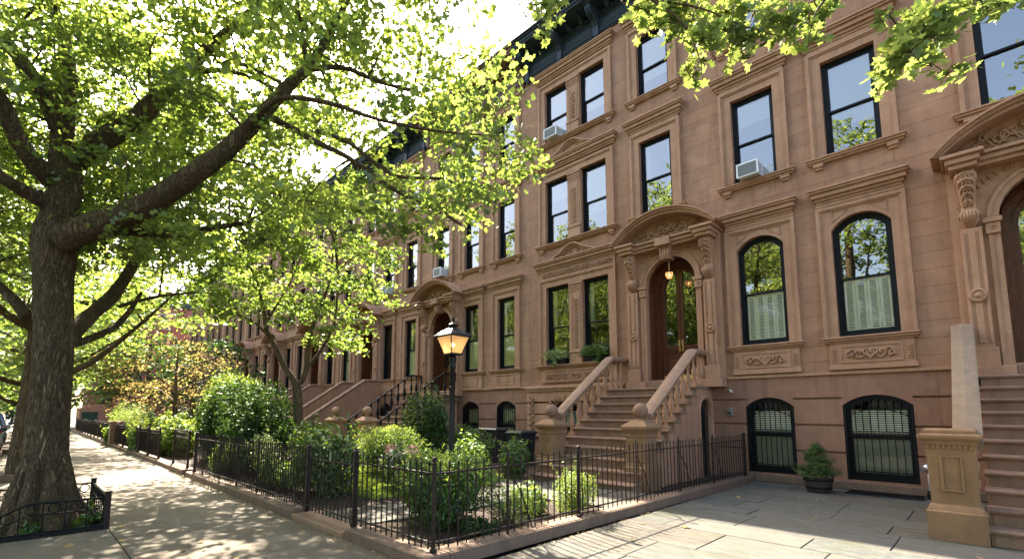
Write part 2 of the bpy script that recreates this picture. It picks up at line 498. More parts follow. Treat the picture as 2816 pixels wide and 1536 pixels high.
def wall_grid(mb, x0, x1, z0, z1, ops, mat, grooves=(), depth=.32, y=0.0, gd=.06):
    """wall face on y with openings (xa,xb,za,zb,rise) and rusticated grooves (za,zb)"""
    xs = sorted({x0, x1} | {v for o in ops for v in o[:2] if x0 < v < x1})
    zs = sorted({z0, z1} | {v for o in ops for v in o[2:4] if z0 < v < z1} | {v for g in grooves for v in g})
    def inside(x, z):
        return any(o[0] < x < o[1] and o[2] < z < o[3] for o in ops)
    for i in range(len(xs)-1):
        for j in range(len(zs)-1):
            xm = (xs[i]+xs[i+1])/2; zm = (zs[j]+zs[j+1])/2
            if inside(xm, zm): continue
            g = any(a < zm < b for a, b in grooves)
            yy = y + (gd if g else 0)
            a, b, c, d = xs[i], xs[i+1], zs[j], zs[j+1]
            mb.add([(a,yy,c),(b,yy,c),(b,yy,d),(a,yy,d)], [(0,1,2,3)], mat)
            if g:
                mb.add([(a,y,c),(b,y,c),(b,yy,c),(a,yy,c)], [(0,1,2,3)], mat)
                mb.add([(a,y,d),(b,y,d),(b,yy,d),(a,yy,d)], [(3,2,1,0)], mat)
    for o in ops:
        a, b, c, d = o[:4]; rise = o[4] if len(o) > 4 else 0
        cx = (a+b)/2; w = b-a; h = d-c
        pts = [(cx+p[0], p[1]) for p in outline(w, h, rise, c)]
        n = len(pts)
        vs = [(p[0], y, p[1]) for p in pts] + [(p[0], y+depth, p[1]) for p in pts]
        mb.add(vs, [(i, n+i, n+(i+1) % n, (i+1) % n) for i in range(n)], mat)
        if rise > 0:
            top = pts[2:]
            for i in range(len(top)-1):
                p, q = top[i], top[i+1]
                mb.add([(p[0],y,p[1]),(q[0],y,q[1]),(q[0],y,d),(p[0],y,d)], [(0,3,2,1)], mat)

def moulding(mb, x0, x1, layers, mat, ch=.006):
    """horizontal moulding: layers (z0,z1,projection)"""
    for z0, z1, p in layers:
        mb.box(x0 - p*.75, x1 + p*.75, -p, .01, z0, z1, mat, ch)

LINTEL = [(0, .05, .07), (.05, .11, .11), (.11, .20, .17), (.20, .245, .22), (.245, .29, .25)]
def lintel_layers(z, k=1.0): return [(z+a*k, z+b*k, p) for a, b, p in LINTEL]

def spiral(cx, cz, r, a0, turns, y, sgn=1, n=14):
    return [(cx + r*(1-i/n*.85)*math.cos(a0+sgn*turns*2*PI*i/n), y, cz + r*(1-i/n*.85)*math.sin(a0+sgn*turns*2*PI*i/n)) for i in range(n+1)]

def carve_panel(mb, x0, x1, z0, z1, y, mat, heart=True, rad=.022):
    """raised foliage: a heart in the middle and scrolling vines to both sides"""
    y -= .016; cx = (x0+x1)/2; cz = (z0+z1)/2; H = (z1-z0)/2*.84; W = (x1-x0)/2*.95
    T = lambda P, r=rad: mb.tube(P, r, mat, 5)
    if heart:
        for s in (-1, 1):
            P = []
            for i in range(15):
                t = PI*i/14
                hx = 16*math.sin(t)**3/17; hz = (13*math.cos(t)-5*math.cos(2*t)-2*math.cos(3*t)-math.cos(4*t))/17
                P.append((cx + s*hx*H*1.12, y, cz + hz*H*1.02 + .01))
            T(P, rad*1.15)
            T(spiral(cx+s*H*.34, cz+H*.12, H*.34, PI/2, .9, y, -s))
            T([(cx, y, cz-H*.6), (cx+s*H*.28, y, cz-H*.1), (cx+s*.1*H, y, cz+H*.45)], rad*1.1)
    for s in (-1, 1):
        xx = cx + s*(H*1.25 if heart else H*.2); k = 0; step = H*1.25
        while abs(xx-cx) < W-step*.45:
            up = 1 if k % 2 == 0 else -1
            T([(xx - s*step*.25, y, cz - up*H*.6), (xx+s*step*.2, y, cz-up*H*.85), (xx+s*step*.7, y, cz-up*H*.4), (xx+s*step*.9, y, cz+up*H*.5)])
            T(spiral(xx+s*step*.35, cz+up*H*.12, H*.62, -PI/2*up, 1.15, y, s*up))
            for q in range(3):
                px_ = xx + s*step*random.uniform(0, .9); pz = cz + random.uniform(-.8, .8)*H
                T([(px_, y, pz), (px_+random.uniform(-.5,.5)*H*.6, y-.004, pz+random.uniform(-.5,.5)*H*.5)], rad*1.5)
            xx += s*step; k += 1

def carve_strip(mb, x0, x1, z0, z1, y, mat, rad=.012):
    y -= .014; rad *= 1.3; cx = (x0+x1)/2; w = (x1-x0)/2*.8; z = z0+w*.6; k = 0
    while z < z1-w*.7:
        for s in (-1, 1):
            mb.tube([(cx, y, z-w*.5), (cx+s*w*.9, y, z), (cx+s*w*.45, y, z+w*.55)], rad, mat, 5)
            mb.tube(spiral(cx+s*w*.5, z+w*.1, w*.35, 0, .8, y, s, 8), rad*.8, mat, 5)
        z += w*1.45; k += 1

# ---------------------------------------------------------------- windows
WC = {}
def win_meshes(kind, w, h, rise, blind, grille, trim, lint, sill, ac=False):
    GL = {'par': 'parlour_glass', 'arch': 'shutter_glass', 'base': 'shutter_glass'}.get(kind, 'glass')
    key = (kind, w, h, rise, blind, grille, trim, lint, sill)
    if key in WC: return WC[key]
    R = {}
    S = 'brownstone_trim'
    # dark outer frame: the window's own mesh
    m = MB()
    A = outline(w, h, rise); t = .055
    B = outline(w-2*t, h-2*t, rise*(w-2*t)/w, t)
    m.ring(A, B, .10, .24, 'window_black')
    A2 = outline(w-2*t+.004, h-2*t+.004, rise*(w-2*t)/w, t-.002); t2 = t+.025
    m.ring(A2, outline(w-2*t2, h-2*t2, rise*(w-2*t2)/w, t2), .125, .235, 'window_black')
    R['window'] = m.mesh('window')
    t2 = .08
    iw = w-2*t2; ih = h-2*t2; ir = rise*iw/w; mid = t2 + ih*(.47 if kind != 'base' else .5)
    m = MB(); sb = .042
    up = outline(iw, t2+ih-mid, ir, mid); upi = outline(iw-2*sb, t2+ih-mid-2*sb, ir*(iw-2*sb)/iw, mid+sb)
    m.ring(up, upi, .14, .175, 'window_black')
    lo = outline(iw, mid+sb-t2, 0, t2); loi = outline(iw-2*sb, mid+sb-t2-2*sb-.03, 0, t2+sb+.03)
    m.ring(lo, loi, .18, .215, 'window_black')
    R['sash'] = m.mesh('sash')
    m = MB()
    for pts, yy, gm in ((upi, .158, 'glass' if kind == 'arch' else GL), (loi, .198, GL)):
        m.add([(p[0], yy, p[1]) for p in pts], [list(range(len(pts)))], gm)
    R['pane'] = m.mesh('pane')
    if blind:
        m = MB()
        if blind == 'shutter':
            zt = mid+.01; z0 = t2+.05; n = 4; lw = (iw-.06)/n
            for i in range(n):
                xa = -iw/2+.03+i*lw; xb = xa+lw-.006
                m.box(xa, xa+.05, .219, .24, z0, zt, 'blind_cream'); m.box(xb-.05, xb, .219, .24, z0, zt, 'blind_cream')
                m.box(xa+.05, xb-.05, .219, .24, z0, z0+.06, 'blind_cream'); m.box(xa+.05, xb-.05, .219, .24, zt-.06, zt, 'blind_cream')
                z = z0+.075
                while z < zt-.07:
                    m.add([(xa+.05,.221,z),(xb-.05,.221,z),(xb-.05,.239,z+.026),(xa+.05,.239,z+.026)], [(0,1,2,3)], 'blind_cream'); z += .036
        elif blind == 'slat':
            z = t2; top = t2+ih-.05-ir; m.box(-iw/2+.02, iw/2-.02, .25, .256, t2+.03, h*.5-.04, 'dim_shade'); z = h*.5
            while z < top:
                m.add([(-iw/2+.02,.25,z),(iw/2-.02,.25,z),(iw/2-.02,.268,z+.028),(-iw/2+.02,.268,z+.028)], [(0,1,2,3)], 'blind_cream'); z += .045
        elif blind == 'shade':     # a pale roller shade on the lower half
            m.box(-iw/2+.02, iw/2-.02, .219, .225, t2+.03, mid-.02, 'blind_cream')
            for s in (-1, 1): m.box(s*(iw/2-.16), s*(iw/2-.02), .27, .29, mid, t2+ih-.05-ir, 'curtain')
        elif blind == 'curtain':
            for s in (-1, 1):
                P = []; nn = 14
                for i in range(nn+1):
                    P.append((s*(iw/2-.01-.15*i/nn), .29+.018*math.sin(i*2.2)))
                for i in range(nn):
                    a, b = P[i], P[i+1]
                    m.add([(a[0],a[1],mid-.1),(b[0],b[1],mid-.1),(b[0],b[1],t2+ih-ir),(a[0],a[1],t2+ih-ir)], [(0,1,2,3)], 'curtain')
        elif blind == 'half':  # upper-floor shades, some added to whiten the sky mirrored in the panes
            m.box(-iw/2+.02, iw/2-.02, .25, .256, t2+ih*.72, t2+ih-.02, 'curtain')
        elif blind == 'full':  # longer shade, likewise added to pale the mirrored sky
            m.box(-iw/2+.02, iw/2-.02, .25, .256, t2+ih*.30, t2+ih-.02, 'curtain')
        R['blind'] = m.mesh('blind')
    if trim:
        m = MB(); T = .29 if kind != 'arch' else .27
        A = outline(w+2*T, h+T, 0, 0); B = outline(w, h, rise, 0)
        # bands from the opening outwards: flat fascia, bead, outer moulding
        m.ring(outline(w+2*(T-.11), h+T-.11, 0), B, -.035, .0, S)
        m.ring(outline(w+2*(T-.075), h+T-.075, 0), outline(w+2*(T-.11), h+T-.11, 0), -.06, .0, S)
        m.ring(A, outline(w+2*(T-.075), h+T-.075, 0), -.085, .0, S)
        if rise > 0:
            for s in (-1, 1):
                m.tube([(s*w*.5*.92, -.037, h+.12), (s*w*.5*.92, -.037, h-rise*.35), (s*w*.5*.35, -.037, h+.12), (s*w*.5*.92, -.037, h+.12)], .011, S, 4)
        R['surround'] = m.mesh('surround')
    if lint:
        m = MB()
        zt = h+.29
        m.box(-w/2-.26, w/2+.26, -.05, .0, zt+.002, zt+.08, S, .005)
        e_ = .27 if kind != 'arch' else .19
        moulding(m, -w/2-e_, w/2+e_, lintel_layers(zt+.08, 1.15), S)
        R['lintel'] = m.mesh('lintel')
    if sill:
        m = MB()
        e_ = .3 if kind != 'arch' else .2
        moulding(m, -w/2-e_, w/2+e_, [(-.04, -.003, .15), (-.09, -.04, .12), (-.135, -.09, .08)], S)
        if sill == 'bracket':
            for s in (-1, 1):
                xx = s*(w/2+.17)
                m.box(xx-.1, xx+.1, -.09, .005, -.21, -.135, S, .006); m.box(xx-.08, xx+.08, -.055, .005, -.27, -.21, S, .006)
        if sill in ('panel', 'carved'):
            W = w/2+(.27 if kind != 'arch' else .2); zb = -.72
            m.box(-W, W, -.05, .003, zb+.1, -.135, S, .006)
            m.box(-W-.03, W+.03, -.08, .003, zb, zb+.1, S, .008)
            a, b = (-w/2-.02, w/2+.02) if False else (-w/2+.02, w/2-.02)
            # sunk panel: frame pieces stand 2 cm proud of the field
            m.box(a-.03, b+.03, -.068, -.05, -.24, -.20, S, .004); m.box(a-.03, b+.03, -.068, -.05, zb+.14, zb+.18, S, .004)
            m.box(a-.03, a+.01, -.068, -.05, zb+.18, -.24, S, .004); m.box(b-.01, b+.03, -.068, -.05, zb+.18, -.24, S, .004)
            if sill == 'carved':
                carve_panel(m, a+.02, b-.02, zb+.19, -.25, -.056, S, True)
                for s in (-1, 1): carve_strip(m, s*(w/2+.115)-.05, s*(w/2+.115)+.05, zb+.17, -.22, -.054, S, .009)
            else:
                m.box(a+.05, b-.05, -.06, -.05, zb+.23, -.29, S, .004)
        R['sill'] = m.mesh('sill')
    if grille:
        m = MB(); G = 'black_iron'; nb = 9; gw = w-.16
        for i in range(nb):
            x = -gw/2 + gw*i/(nb-1)
            zt = h - .14 - rise*(abs(x)/(w/2))**2*.9
            m.tube([(x, .03, .05), (x, .03, zt)], .0095, G, 6)
            m.lathe([(.0095, 0), (.024, .03), (.012, .07), (.001, .11)], (x, .03, zt-.02), G, 6)
            m.lathe([(.008, 0), (.02, .015), (.008, .03)], (x, .03, zt-.14), G, 6)
        for z in (.09, .19, h*.53, h*.53+.07):
            m.box(-w/2+.03, w/2-.03, .02, .04, z, z+.018, G)
        arc = [(-gw/2+gw*i/12, .03, h-.30-rise*(abs(-1+2*i/12))**2*.7) for i in range(13)]
        m.tube(arc, .010, G, 5)
        for i in range(nb-1):
            x = -gw/2 + gw*(i+.5)/(nb-1)
            for z in (.14+.004, h*.53+.044):
                m.tube([(x+.032*math.cos(a*PI/5), .03, z+.027*math.sin(a*PI/5)) for a in range(11)], .006, G, 4)
        m.box(-w/2+.012, -w/2+.05, .0, .06, .02, h-rise, G); m.box(w/2-.05, w/2-.012, .0, .06, .02, h-rise, G)
        R['window_grille'] = m.mesh('window_grille')
    WC[key] = R
    return R

def add_window(house, xc, z0, w, h, kind='up', rise=0.0, blind=None, trim=True, lint=True, sill='bracket', label=None):
    R = win_meshes(kind, w, h, rise, blind, kind == 'base', trim, lint, sill)
    o = place('window', R['window'], house, (xc, 0, z0))
    if label: o['label'] = label
    for k, me in R.items():
        if k != 'window': place(k, me, o)
    return o

# ---------------------------------------------------------------- cornice
def cornice_mesh(x0, x1, mat, big=1.62):
    m = MB(); Z = 14.13; L = x1-x0
    B = lambda a, b, p, ch=.006: m.box(x0, x1, -p, .05, Z+a, Z+b, mat, ch)
    B(.0, .05, .07); B(.05, .11, .11); B(.11, .56, .05, 0); B(.56, .60, .09); B(.66, .70, .15)
    B(.84, .90, .80); B(.90, 1.0, .84); B(1.0, 1.05, .90); B(1.05, 1.09, .96)
    m.box(x0, x1, -.80, -.1, Z+.83, Z+.84, mat)
    m.box(x0, x1, -.96, .3, Z+1.09, Z+1.10, 'roof_tar')
    # dentils
    n = int(L/.105)
    for i in range(n):
        x = x0+.05+i*(L-.1)/n
        m.box(x, x+.055, -.135, -.04, Z+.60, Z+.66, mat)
    nb = max(2, round(L/big)); step = (L-.3)/nb
    def bracket(x, w, z0, z1, p0, p1):
        P = [(0, z0), (-p0, z0+.02), (-p0*1.05, z0+(z1-z0)*.35), (-p0*1.5, z0+(z1-z0)*.5), (-p1*.55, z0+(z1-z0)*.58), (-p1*.85, z0+(z1-z0)*.62), (-p1, z0+(z1-z0)*.78), (-p1, z1), (0, z1)]
        m.prism(P, x-w/2, x+w/2, 'x', mat)
        for s in (-.32, 0, .32):
            m.tube([(x+s*w, q[0]-.006, q[1]) for q in P[2:7]], w*.11, mat, 5)
    for i in range(nb+1):
        x = x0+.15+i*step
        bracket(x, .2, Z-.06, Z+.83, .16, .62)
        m.box(x-.13, x+.13, -.68, -.05, Z+.765, Z+.835, mat, .01)
        m.stack([(.10, 0), (.10, .05), (.06, .07), (.06, .12), (.02, .16)][::-1] and [(.03, -.2), (.07, -.14), (.07, -.1), (.1, -.08), (.1, -.02)], (x, -.07, Z), mat)
        if i < nb:
            for q in range(1, 3):
                xm = x+step*q/3
                bracket(xm, .13, Z+.62, Z+.83, .25, .60)
                m.box(xm-.09, xm+.09, -.64, -.1, Z+.80, Z+.838, mat, .008)
            a, b = x+.16, x+step-.16
            m.box(a, b, -.075, -.05, Z+.17, Z+.20, mat); m.box(a, b, -.075, -.05, Z+.48, Z+.51, mat)
            m.box(a, a+.03, -.075, -.05, Z+.2, Z+.48, mat); m.box(b-.03, b, -.075, -.05, Z+.2, Z+.48, mat)
            m.box(a+.07, b-.07, -.065, -.05, Z+.24, Z+.44, mat, .008)
    return m.mesh('cornice')

# ---------------------------------------------------------------- doorway
def corbel_into(m, xc, y0, ztop, S, w=.27, h=1.12, pr=.36):
    """scrolled bracket: broad leafy head, waisted middle, volute at the foot"""
    sec = [(0, 1.0, .98), (.06, 1.04, 1.04), (.14, 1.04, 1.06), (.22, 1.0, 1.0), (.32, .92, .82), (.42, .84, .62), (.52, .78, .46), (.60, .76, .38), (.66, .86, .42), (.71, .96, .60), (.77, .98, .66), (.83, .92, .58), (.90, .72, .36), (.96, .45, .18), (1.0, .2, .06)]
    vs = []; NX = 8
    for t, kw, kp in sec:
        for i in range(NX+1):
            u = -1+2*i/NX
            bulge = 1-.22*abs(u)**3 + (.07*math.cos(u*PI*2.5) if .05 < t < .95 else 0)
            vs.append((xc+u*w/2*kw, y0-pr*kp*bulge, ztop-t*h))
    n = NX+1; fs = []
    for r in range(len(sec)-1):
        for i in range(NX): fs.append((r*n+i, (r+1)*n+i, (r+1)*n+i+1, r*n+i+1))
    m.add(vs, fs, S, True)
    for s in (0, NX):
        side = [vs[r*n+s] for r in range(len(sec))]
        bk = [(p[0], y0+.02, p[2]) for p in side]; k = len(side)
        m.add(side+bk, [((r, r+1, k+r+1, k+r) if s else (r+1, r, k+r, k+r+1)) for r in range(k-1)], S)
    def surf(t):
        for a, b in zip(sec[:-1], sec[1:]):
            if a[0] <= t <= b[0]:
                f = (t-a[0])/(b[0]-a[0]); return a[1]+(b[1]-a[1])*f, a[2]+(b[2]-a[2])*f
        return sec[-1][1:]
    def pt(u, t, off=.012):
        kw, kp = surf(t); return (xc+u*w/2*kw, y0-pr*kp*(1-.22*min(1, abs(u))**3)-off, ztop-t*h)
    m.tube([pt(0, t/20) for t in range(1, 13)], [.016]*12, S, 6)
    for k in range(5):          # paired leaf lobes curling out and down
        t = .06+.105*k; a = 1-.1*k
        for s in (-1, 1):
            m.tube([pt(0, t), pt(s*.35*a, t+.02, .035), pt(s*.8*a, t+.055, .03), pt(s*1.04*a, t+.12, .0)], [.012, .026, .024, .008], S, 6)
            m.tube([pt(s*.1, t+.04), pt(s*.4*a, t+.07, .03), pt(s*.6*a, t+.12, .02)], [.008, .018, .006], S, 5)
    for u in (-.85, -.5, -.17, .17, .5, .85):   # shell at the foot
        m.tube([pt(u*.8, .67), pt(u, .72, .02), pt(u, .79, .022), pt(u*.85, .86, .016), pt(u*.5, .95, .01)], [.012, .026, .028, .022, .008], S, 6)
    for s in (-1, 1):
        for tz, r, ky in ((.13, .10, .66), (.755, .062, .36)):
            cy = y0-pr*ky; cz = ztop-tz*h; x = xc+s*(w/2+.006)
            m.tube([(x, cy+r*(1-i/17)*math.cos(i*.7), cz+r*(1-i/17)*math.sin(i*.7)) for i in range(15)], .016, S, 5)

def doorway(house, xc, z0=2.47, detail=2, brown_door=True, label=None):
    """arched stone portal under a segmental hood on carved corbels, double doors behind"""
    S = 'brownstone_trim'; ow = 1.47; R = ow/2; zs = 5.22-z0; Y = -.2
    m = MB()
    # slab that carries the arch
    top = 6.02-z0+.28
    A = outline(ow+1.32, top, 0); B = outline(ow, zs+R, R, 0)
    m.ring(A, B, Y+.06, .0, S)
    B2 = outline(ow+.32, zs+R+.16, R+.16, 0); m.ring(B2, outline(ow+.2, zs+R+.10, R+.1, 0), Y, Y+.06, S)
    m.ring(outline(ow+.2, zs+R+.1, R+.1, 0), outline(ow+.002, zs+R+.001, R+.001, 0), Y+.025, Y+.06, S)
    for s in (-1, 1):                 # impost capitals and spandrel foliage
        x = s*(R+.09)
        m.box(x-.13, x+.13, Y-.07, Y+.06, zs-.09, zs+.0, S, .01); m.box(x-.10, x+.10, Y-.035, Y+.06, zs-.30, zs-.09, S, .01)
        m.tube(spiral(x, zs-.19, .05, 0, 1.1, Y-.04), .012, S, 5)
        for k in range(10):
            a = PI/2 + s*(.5+.09*k) ; rr = R+.30+.025*k
            px_, pz = math.cos(a)*rr, zs+math.sin(a)*rr
            if pz < top-.02: m.tube([(px_, Y+.052, pz-.05), (px_+random.uniform(-.07,.07), Y+.04, pz+.06)], .016, S, 5)
            m.tube(spiral(px_*1.02, min(pz, top-.06), .045, k, .8, Y+.055, 1, 8), .01, S, 4)
    o = place('door_surround', m.mesh('door_surround'), house, (xc, 0, z0))
    # pilasters
    for s in (-1, 1):
        pm = MB(); x = s*1.12
        pm.box(x-.2, x+.2, -.30, -.12, 0, .34, S, .012)
        pm.box(x-.15, x+.15, -.24, -.12, .34, 2.62, S, .008)
        pm.box(x-.15, x-.1, -.265, -.24, .42, 2.55, S, .006); pm.box(x+.1, x+.15, -.265, -.24, .42, 2.55, S, .006)
        pm.box(x-.05, x+.05, -.26, -.24, .42, 2.55, S, .006)
        # roundel: discs standing on the shaft
        vs = []
        for rr, yy in ((.13, -.265), (.13, -.29), (.10, -.31), (.085, -.285), (.05, -.285), (.04, -.315), (.001, -.32)):
            for k in range(18): vs.append((x+rr*math.cos(2*PI*k/18), yy, 1.32+rr*math.sin(2*PI*k/18)))
        pm.add(vs, [(i*18+k, i*18+(k+1) % 18, (i+1)*18+(k+1) % 18, (i+1)*18+k) for i in range(6) for k in range(18)], S, True)
        place('pilaster', pm.mesh('pilaster'), o)
    ct = 6.17-z0
    for s in (-1, 1):
        c = MB(); corbel_into(c, s*1.12, -.12, ct, S); place('corbel', c.mesh('corbel'), o)
    # hood: entablature, end blocks, segmental arch
    hd = MB(); HZ = ct
    P1 = .60
    for s in (-1, 1):
        x = s*1.14
        hd.box(x-.2, x+.2, -P1, .0, HZ, HZ+.09, S, .01)
        hd.box(x-.24, x+.24, -P1-.06, .0, HZ+.09, HZ+.2, S, .012)
        hd.box(x-.30, x+.30, -P1-.12, .0, HZ+.2, HZ+.27, S, .012)
    hd.box(-.94, .94, -.40, .0, HZ+.02, HZ+.10, S, .006); hd.box(-.90, .90, -.46, .0, HZ+.1, HZ+.19, S, .008); hd.box(-.84, .84, -.52, .0, HZ+.2, HZ+.26, S, .008)
    hd.box(-.22, .22, -.56, .0, HZ+.03, HZ+.262, S, .01)
    W = 1.44; rise = .58
    def arc(off, ww): return [(p[0], p[1]) for p in outline(2*ww, rise+off+.02, rise+off, HZ+.27, 28)[2:]]
    for (o0, o1, yy) in ((.0, .07, -P1-.02), (.07, .13, -P1-.08), (.13, .17, -P1-.14)):
        a = arc(o1, W+o1*.8); b = arc(o0, W+o0*.8); n = len(a)
        vs = [(p[0], yy, p[1]) for p in a]+[(p[0], yy, p[1]) for p in b]+[(p[0], .0, p[1]) for p in a]+[(p[0], .0, p[1]) for p in b]
        fs = []
        for i in range(n-1):
            fs += [(i, i+1, n+i+1, n+i), (i+1, i, 2*n+i, 2*n+i+1), (n+i, n+i+1, 3*n+i+1, 3*n+i)]
        fs += [(0, n, 3*n, 2*n), (n-1, 2*n+n-1, 4*n-1, 2*n-1)]
        hd.add(vs, fs, S)
    a = arc(0, W); n = len(a)           # tympanum field, set back
    hd.add([(p[0], -.2, p[1]) for p in a] + [(p[0], -.2, HZ+.27) for p in a], [(i, i+1, n+i+1, n+i) for i in range(n-1)], S)
    for s in (-1, 1):                   # tympanum: branching scrolls growing from the middle
        P = []
        for i in range(22):
            x = s*(.06+1.02*i/21); hh = rise*(1-(x/W)**2)
            P.append((x, -.23, HZ+.30+hh*(.42+.26*math.sin(i*.9))))
        hd.tube(P, [.03-.0008*i for i in range(22)], S, 6)
        for i in range(1, 21, 2):
            p = P[i]; hh = rise*(1-(p[0]/W)**2); sg = 1 if (i//2) % 2 else -1
            hd.tube(spiral(p[0]+s*.02, p[2]+sg*hh*.17, .035+hh*.13, -sg*PI/2, 1.0, -.235, s*sg, 12), [.026-.0012*q for q in range(13)], S, 6)
            for q in range(3):
                a_ = random.uniform(0, 6.28); L_ = .05+hh*.10
                hd.tube([(p[0], -.23, p[2]), (p[0]+L_*.6*math.cos(a_), -.26, p[2]+L_*.6*math.sin(a_)), (p[0]+L_*math.cos(a_+.4), -.235, p[2]+L_*math.sin(a_+.4))], [.012, .024, .006], S, 5)
    hd.tube(spiral(0, HZ+.27+rise*.5, .13, PI/2, 1.3, -.25, 1), .03, S, 6); hd.sphere((0, -.25, HZ+.27+rise*.5), .05, S, 12, 8)
    place('pediment', hd.mesh('pediment'), o)
    km = MB()
    km.prism([(-.12, zs+R-.12), (.12, zs+R-.12), (.17, HZ+.02), (-.17, HZ+.02)], -.40, -.1, 'y', S)
    for s in (-1, -.3, .3, 1): km.tube([(s*.09, -.405, zs+R-.1), (s*.10, -.43, zs+R+.02), (s*.13, -.41, HZ)], [.02, .03, .02], S, 6)
    km.tube(spiral(0, zs+R+.03, .08, 0, 1.2, -.43), .02, S, 5)
    place('keystone', km.mesh('keystone'), o)
    # door set back in the opening
    D = 'wood_door'
    fr = MB(); YD = .42
    fr.ring(outline(ow+.02, zs+R+.01, R+.01), outline(ow-.26, zs+R-.13, R-.13), YD-.10, YD+.08, D)
    fr.ring(outline(ow-.26, zs+R-.13, R-.13), outline(ow-.34, zs+R-.17, R-.17), YD-.05, YD+.08, D)
    # panelled reveal between surround and frame
    for s in (-1, 1):
        fr.box(s*(R+.01), s*(R-.035), .0, YD-.1, 0, zs-.02, D, .004)
        for za, zb in ((.12, .55), (.66, 1.15), (1.25, zs-.15)):
            fr.box(s*(R-.035), s*(R-.05), .08, YD-.16, za, zb, D, .006)
    P = outline(ow+.02, zs+R+.01, R+.01)[2:]; Q = outline(ow-.07, zs+R-.035, R-.035)[2:]; n = len(P)
    fr.add([(p[0], .0, p[1]) for p in Q]+[(p[0], YD-.1, p[1]) for p in Q], [(i, n+i, n+i+1, i+1) for i in range(n-1)], D)
    fr.box(-R+.005, R-.005, -.12, YD+.2, -.205, .012, 'step_stone', .01)
    for q in (-1, 1): fr.box(q*(R-.004), q*1.37, -.34, .0, -.205, -.001, S, .01)
    fr.box(-R+.004, R-.004, -.30, -.121, -.205, .008, 'step_stone', .012)
    fo = place('door_frame', fr.mesh('door_frame'), house, (xc, 0, z0))
    LW = (ow-.34)/2
    for s in (-1, 1):
        lf = MB(); x0, x1 = (.004, LW) if s > 0 else (-LW, -.004)
        xm = (x0+x1)/2
        zspr = zs-.02; rr = LW
        def zt(x): return zspr+math.sqrt(max(0, rr*rr-x*x))
        st = .095
        # leaf as a sheet with a glass opening: stiles, rails and the arched head
        lf.box(x0, x0+st, YD, YD+.05, 0, zspr, D, .004); lf.box(x1-st, x1, YD, YD+.05, 0, zspr, D, .004)
        lf.box(x0+st, x1-st, YD, YD+.05, 0, .14, D, .004); lf.box(x0+st, x1-st, YD, YD+.05, .70, .76, D, .004); lf.box(x0+st, x1-st, YD+.005, YD+.05, .96, 1.04, D, .004)
        lf.box(x0+st, x1-st, YD+.02, YD+.045, .14, .96, D)
        lf.box(x0+st+.05, x1-st-.05, YD+.0, YD+.02, .22, .62, D, .012)
        carve_panel(lf, x0+st+.01, x1-st-.01, .77, .95, YD+.016, D, False, .009)
        N = 12; xs_ = [x0+(x1-x0)*i/N for i in range(N+1)]
        gi = [x0+st+(x1-x0-2*st)*i/N for i in range(N+1)]
        def zg(x):
            rr2 = rr-st; xx = min(abs(x), rr2)
            return zspr+math.sqrt(max(0, rr2*rr2-xx*xx))*.98
        top_o = [(x, zt(x)) for x in xs_]; top_i = [(x, zg(x)) for x in gi]
        for i in range(N):
            lf.add([(top_o[i][0],YD,top_o[i][1]),(top_o[i+1][0],YD,top_o[i+1][1]),(top_i[i+1][0],YD,top_i[i+1][1]),(top_i[i][0],YD,top_i[i][1])], [(0,3,2,1)], D)
            lf.add([(top_i[i][0],YD,top_i[i][1]),(top_i[i+1][0],YD,top_i[i+1][1]),(top_i[i+1][0],YD+.05,top_i[i+1][1]),(top_i[i][0],YD+.05,top_i[i][1])], [(0,1,2,3)], D)
        for xa, xb in ((x0, gi[0]), (gi[-1], x1)):
            pass
        lf.add([(x0,YD,zspr),(gi[0],YD,zspr),(gi[0],YD,zg(gi[0])),(x0,YD,zt(x0))], [(0,1,2,3)], D)
        lf.add([(gi[-1],YD,zspr),(x1,YD,zspr),(x1,YD,zt(x1)),(gi[-1],YD,zg(gi[-1]))], [(0,1,2,3)], D)
        do = place('door', lf.mesh('door'), house, (xc, 0, z0))
        g = MB()
        pts = [(gi[0], 1.04), (gi[-1], 1.04)] + [(x, zg(x)) for x in reversed(gi)]
        g.add([(p[0], YD+.03, p[1]) for p in pts], [list(range(len(pts)))], 'glass'); place('pane', g.mesh('pane'), do)
        h = MB(); hx = x0+.045 if s > 0 else x1-.045
        h.box(hx-.022, hx+.022, YD-.012, YD+.001, .86, 1.2, 'brass', .006)
        h.tube([(hx, YD-.012, .93), (hx, YD-.05, .95), (hx, YD-.055, 1.04), (hx, YD-.05, 1.13), (hx, YD-.012, 1.15)], .009, 'brass', 6)
        h.sphere((hx, YD-.04, .89), .022, 'brass', 10, 8); place('handle', h.mesh('handle'), do)
        k = MB(); k.box(x0+.02, x1-.02, YD-.008, YD-.001, .02, .19, 'brass'); place('kick_plate', k.mesh('kick_plate'), do)
    return o

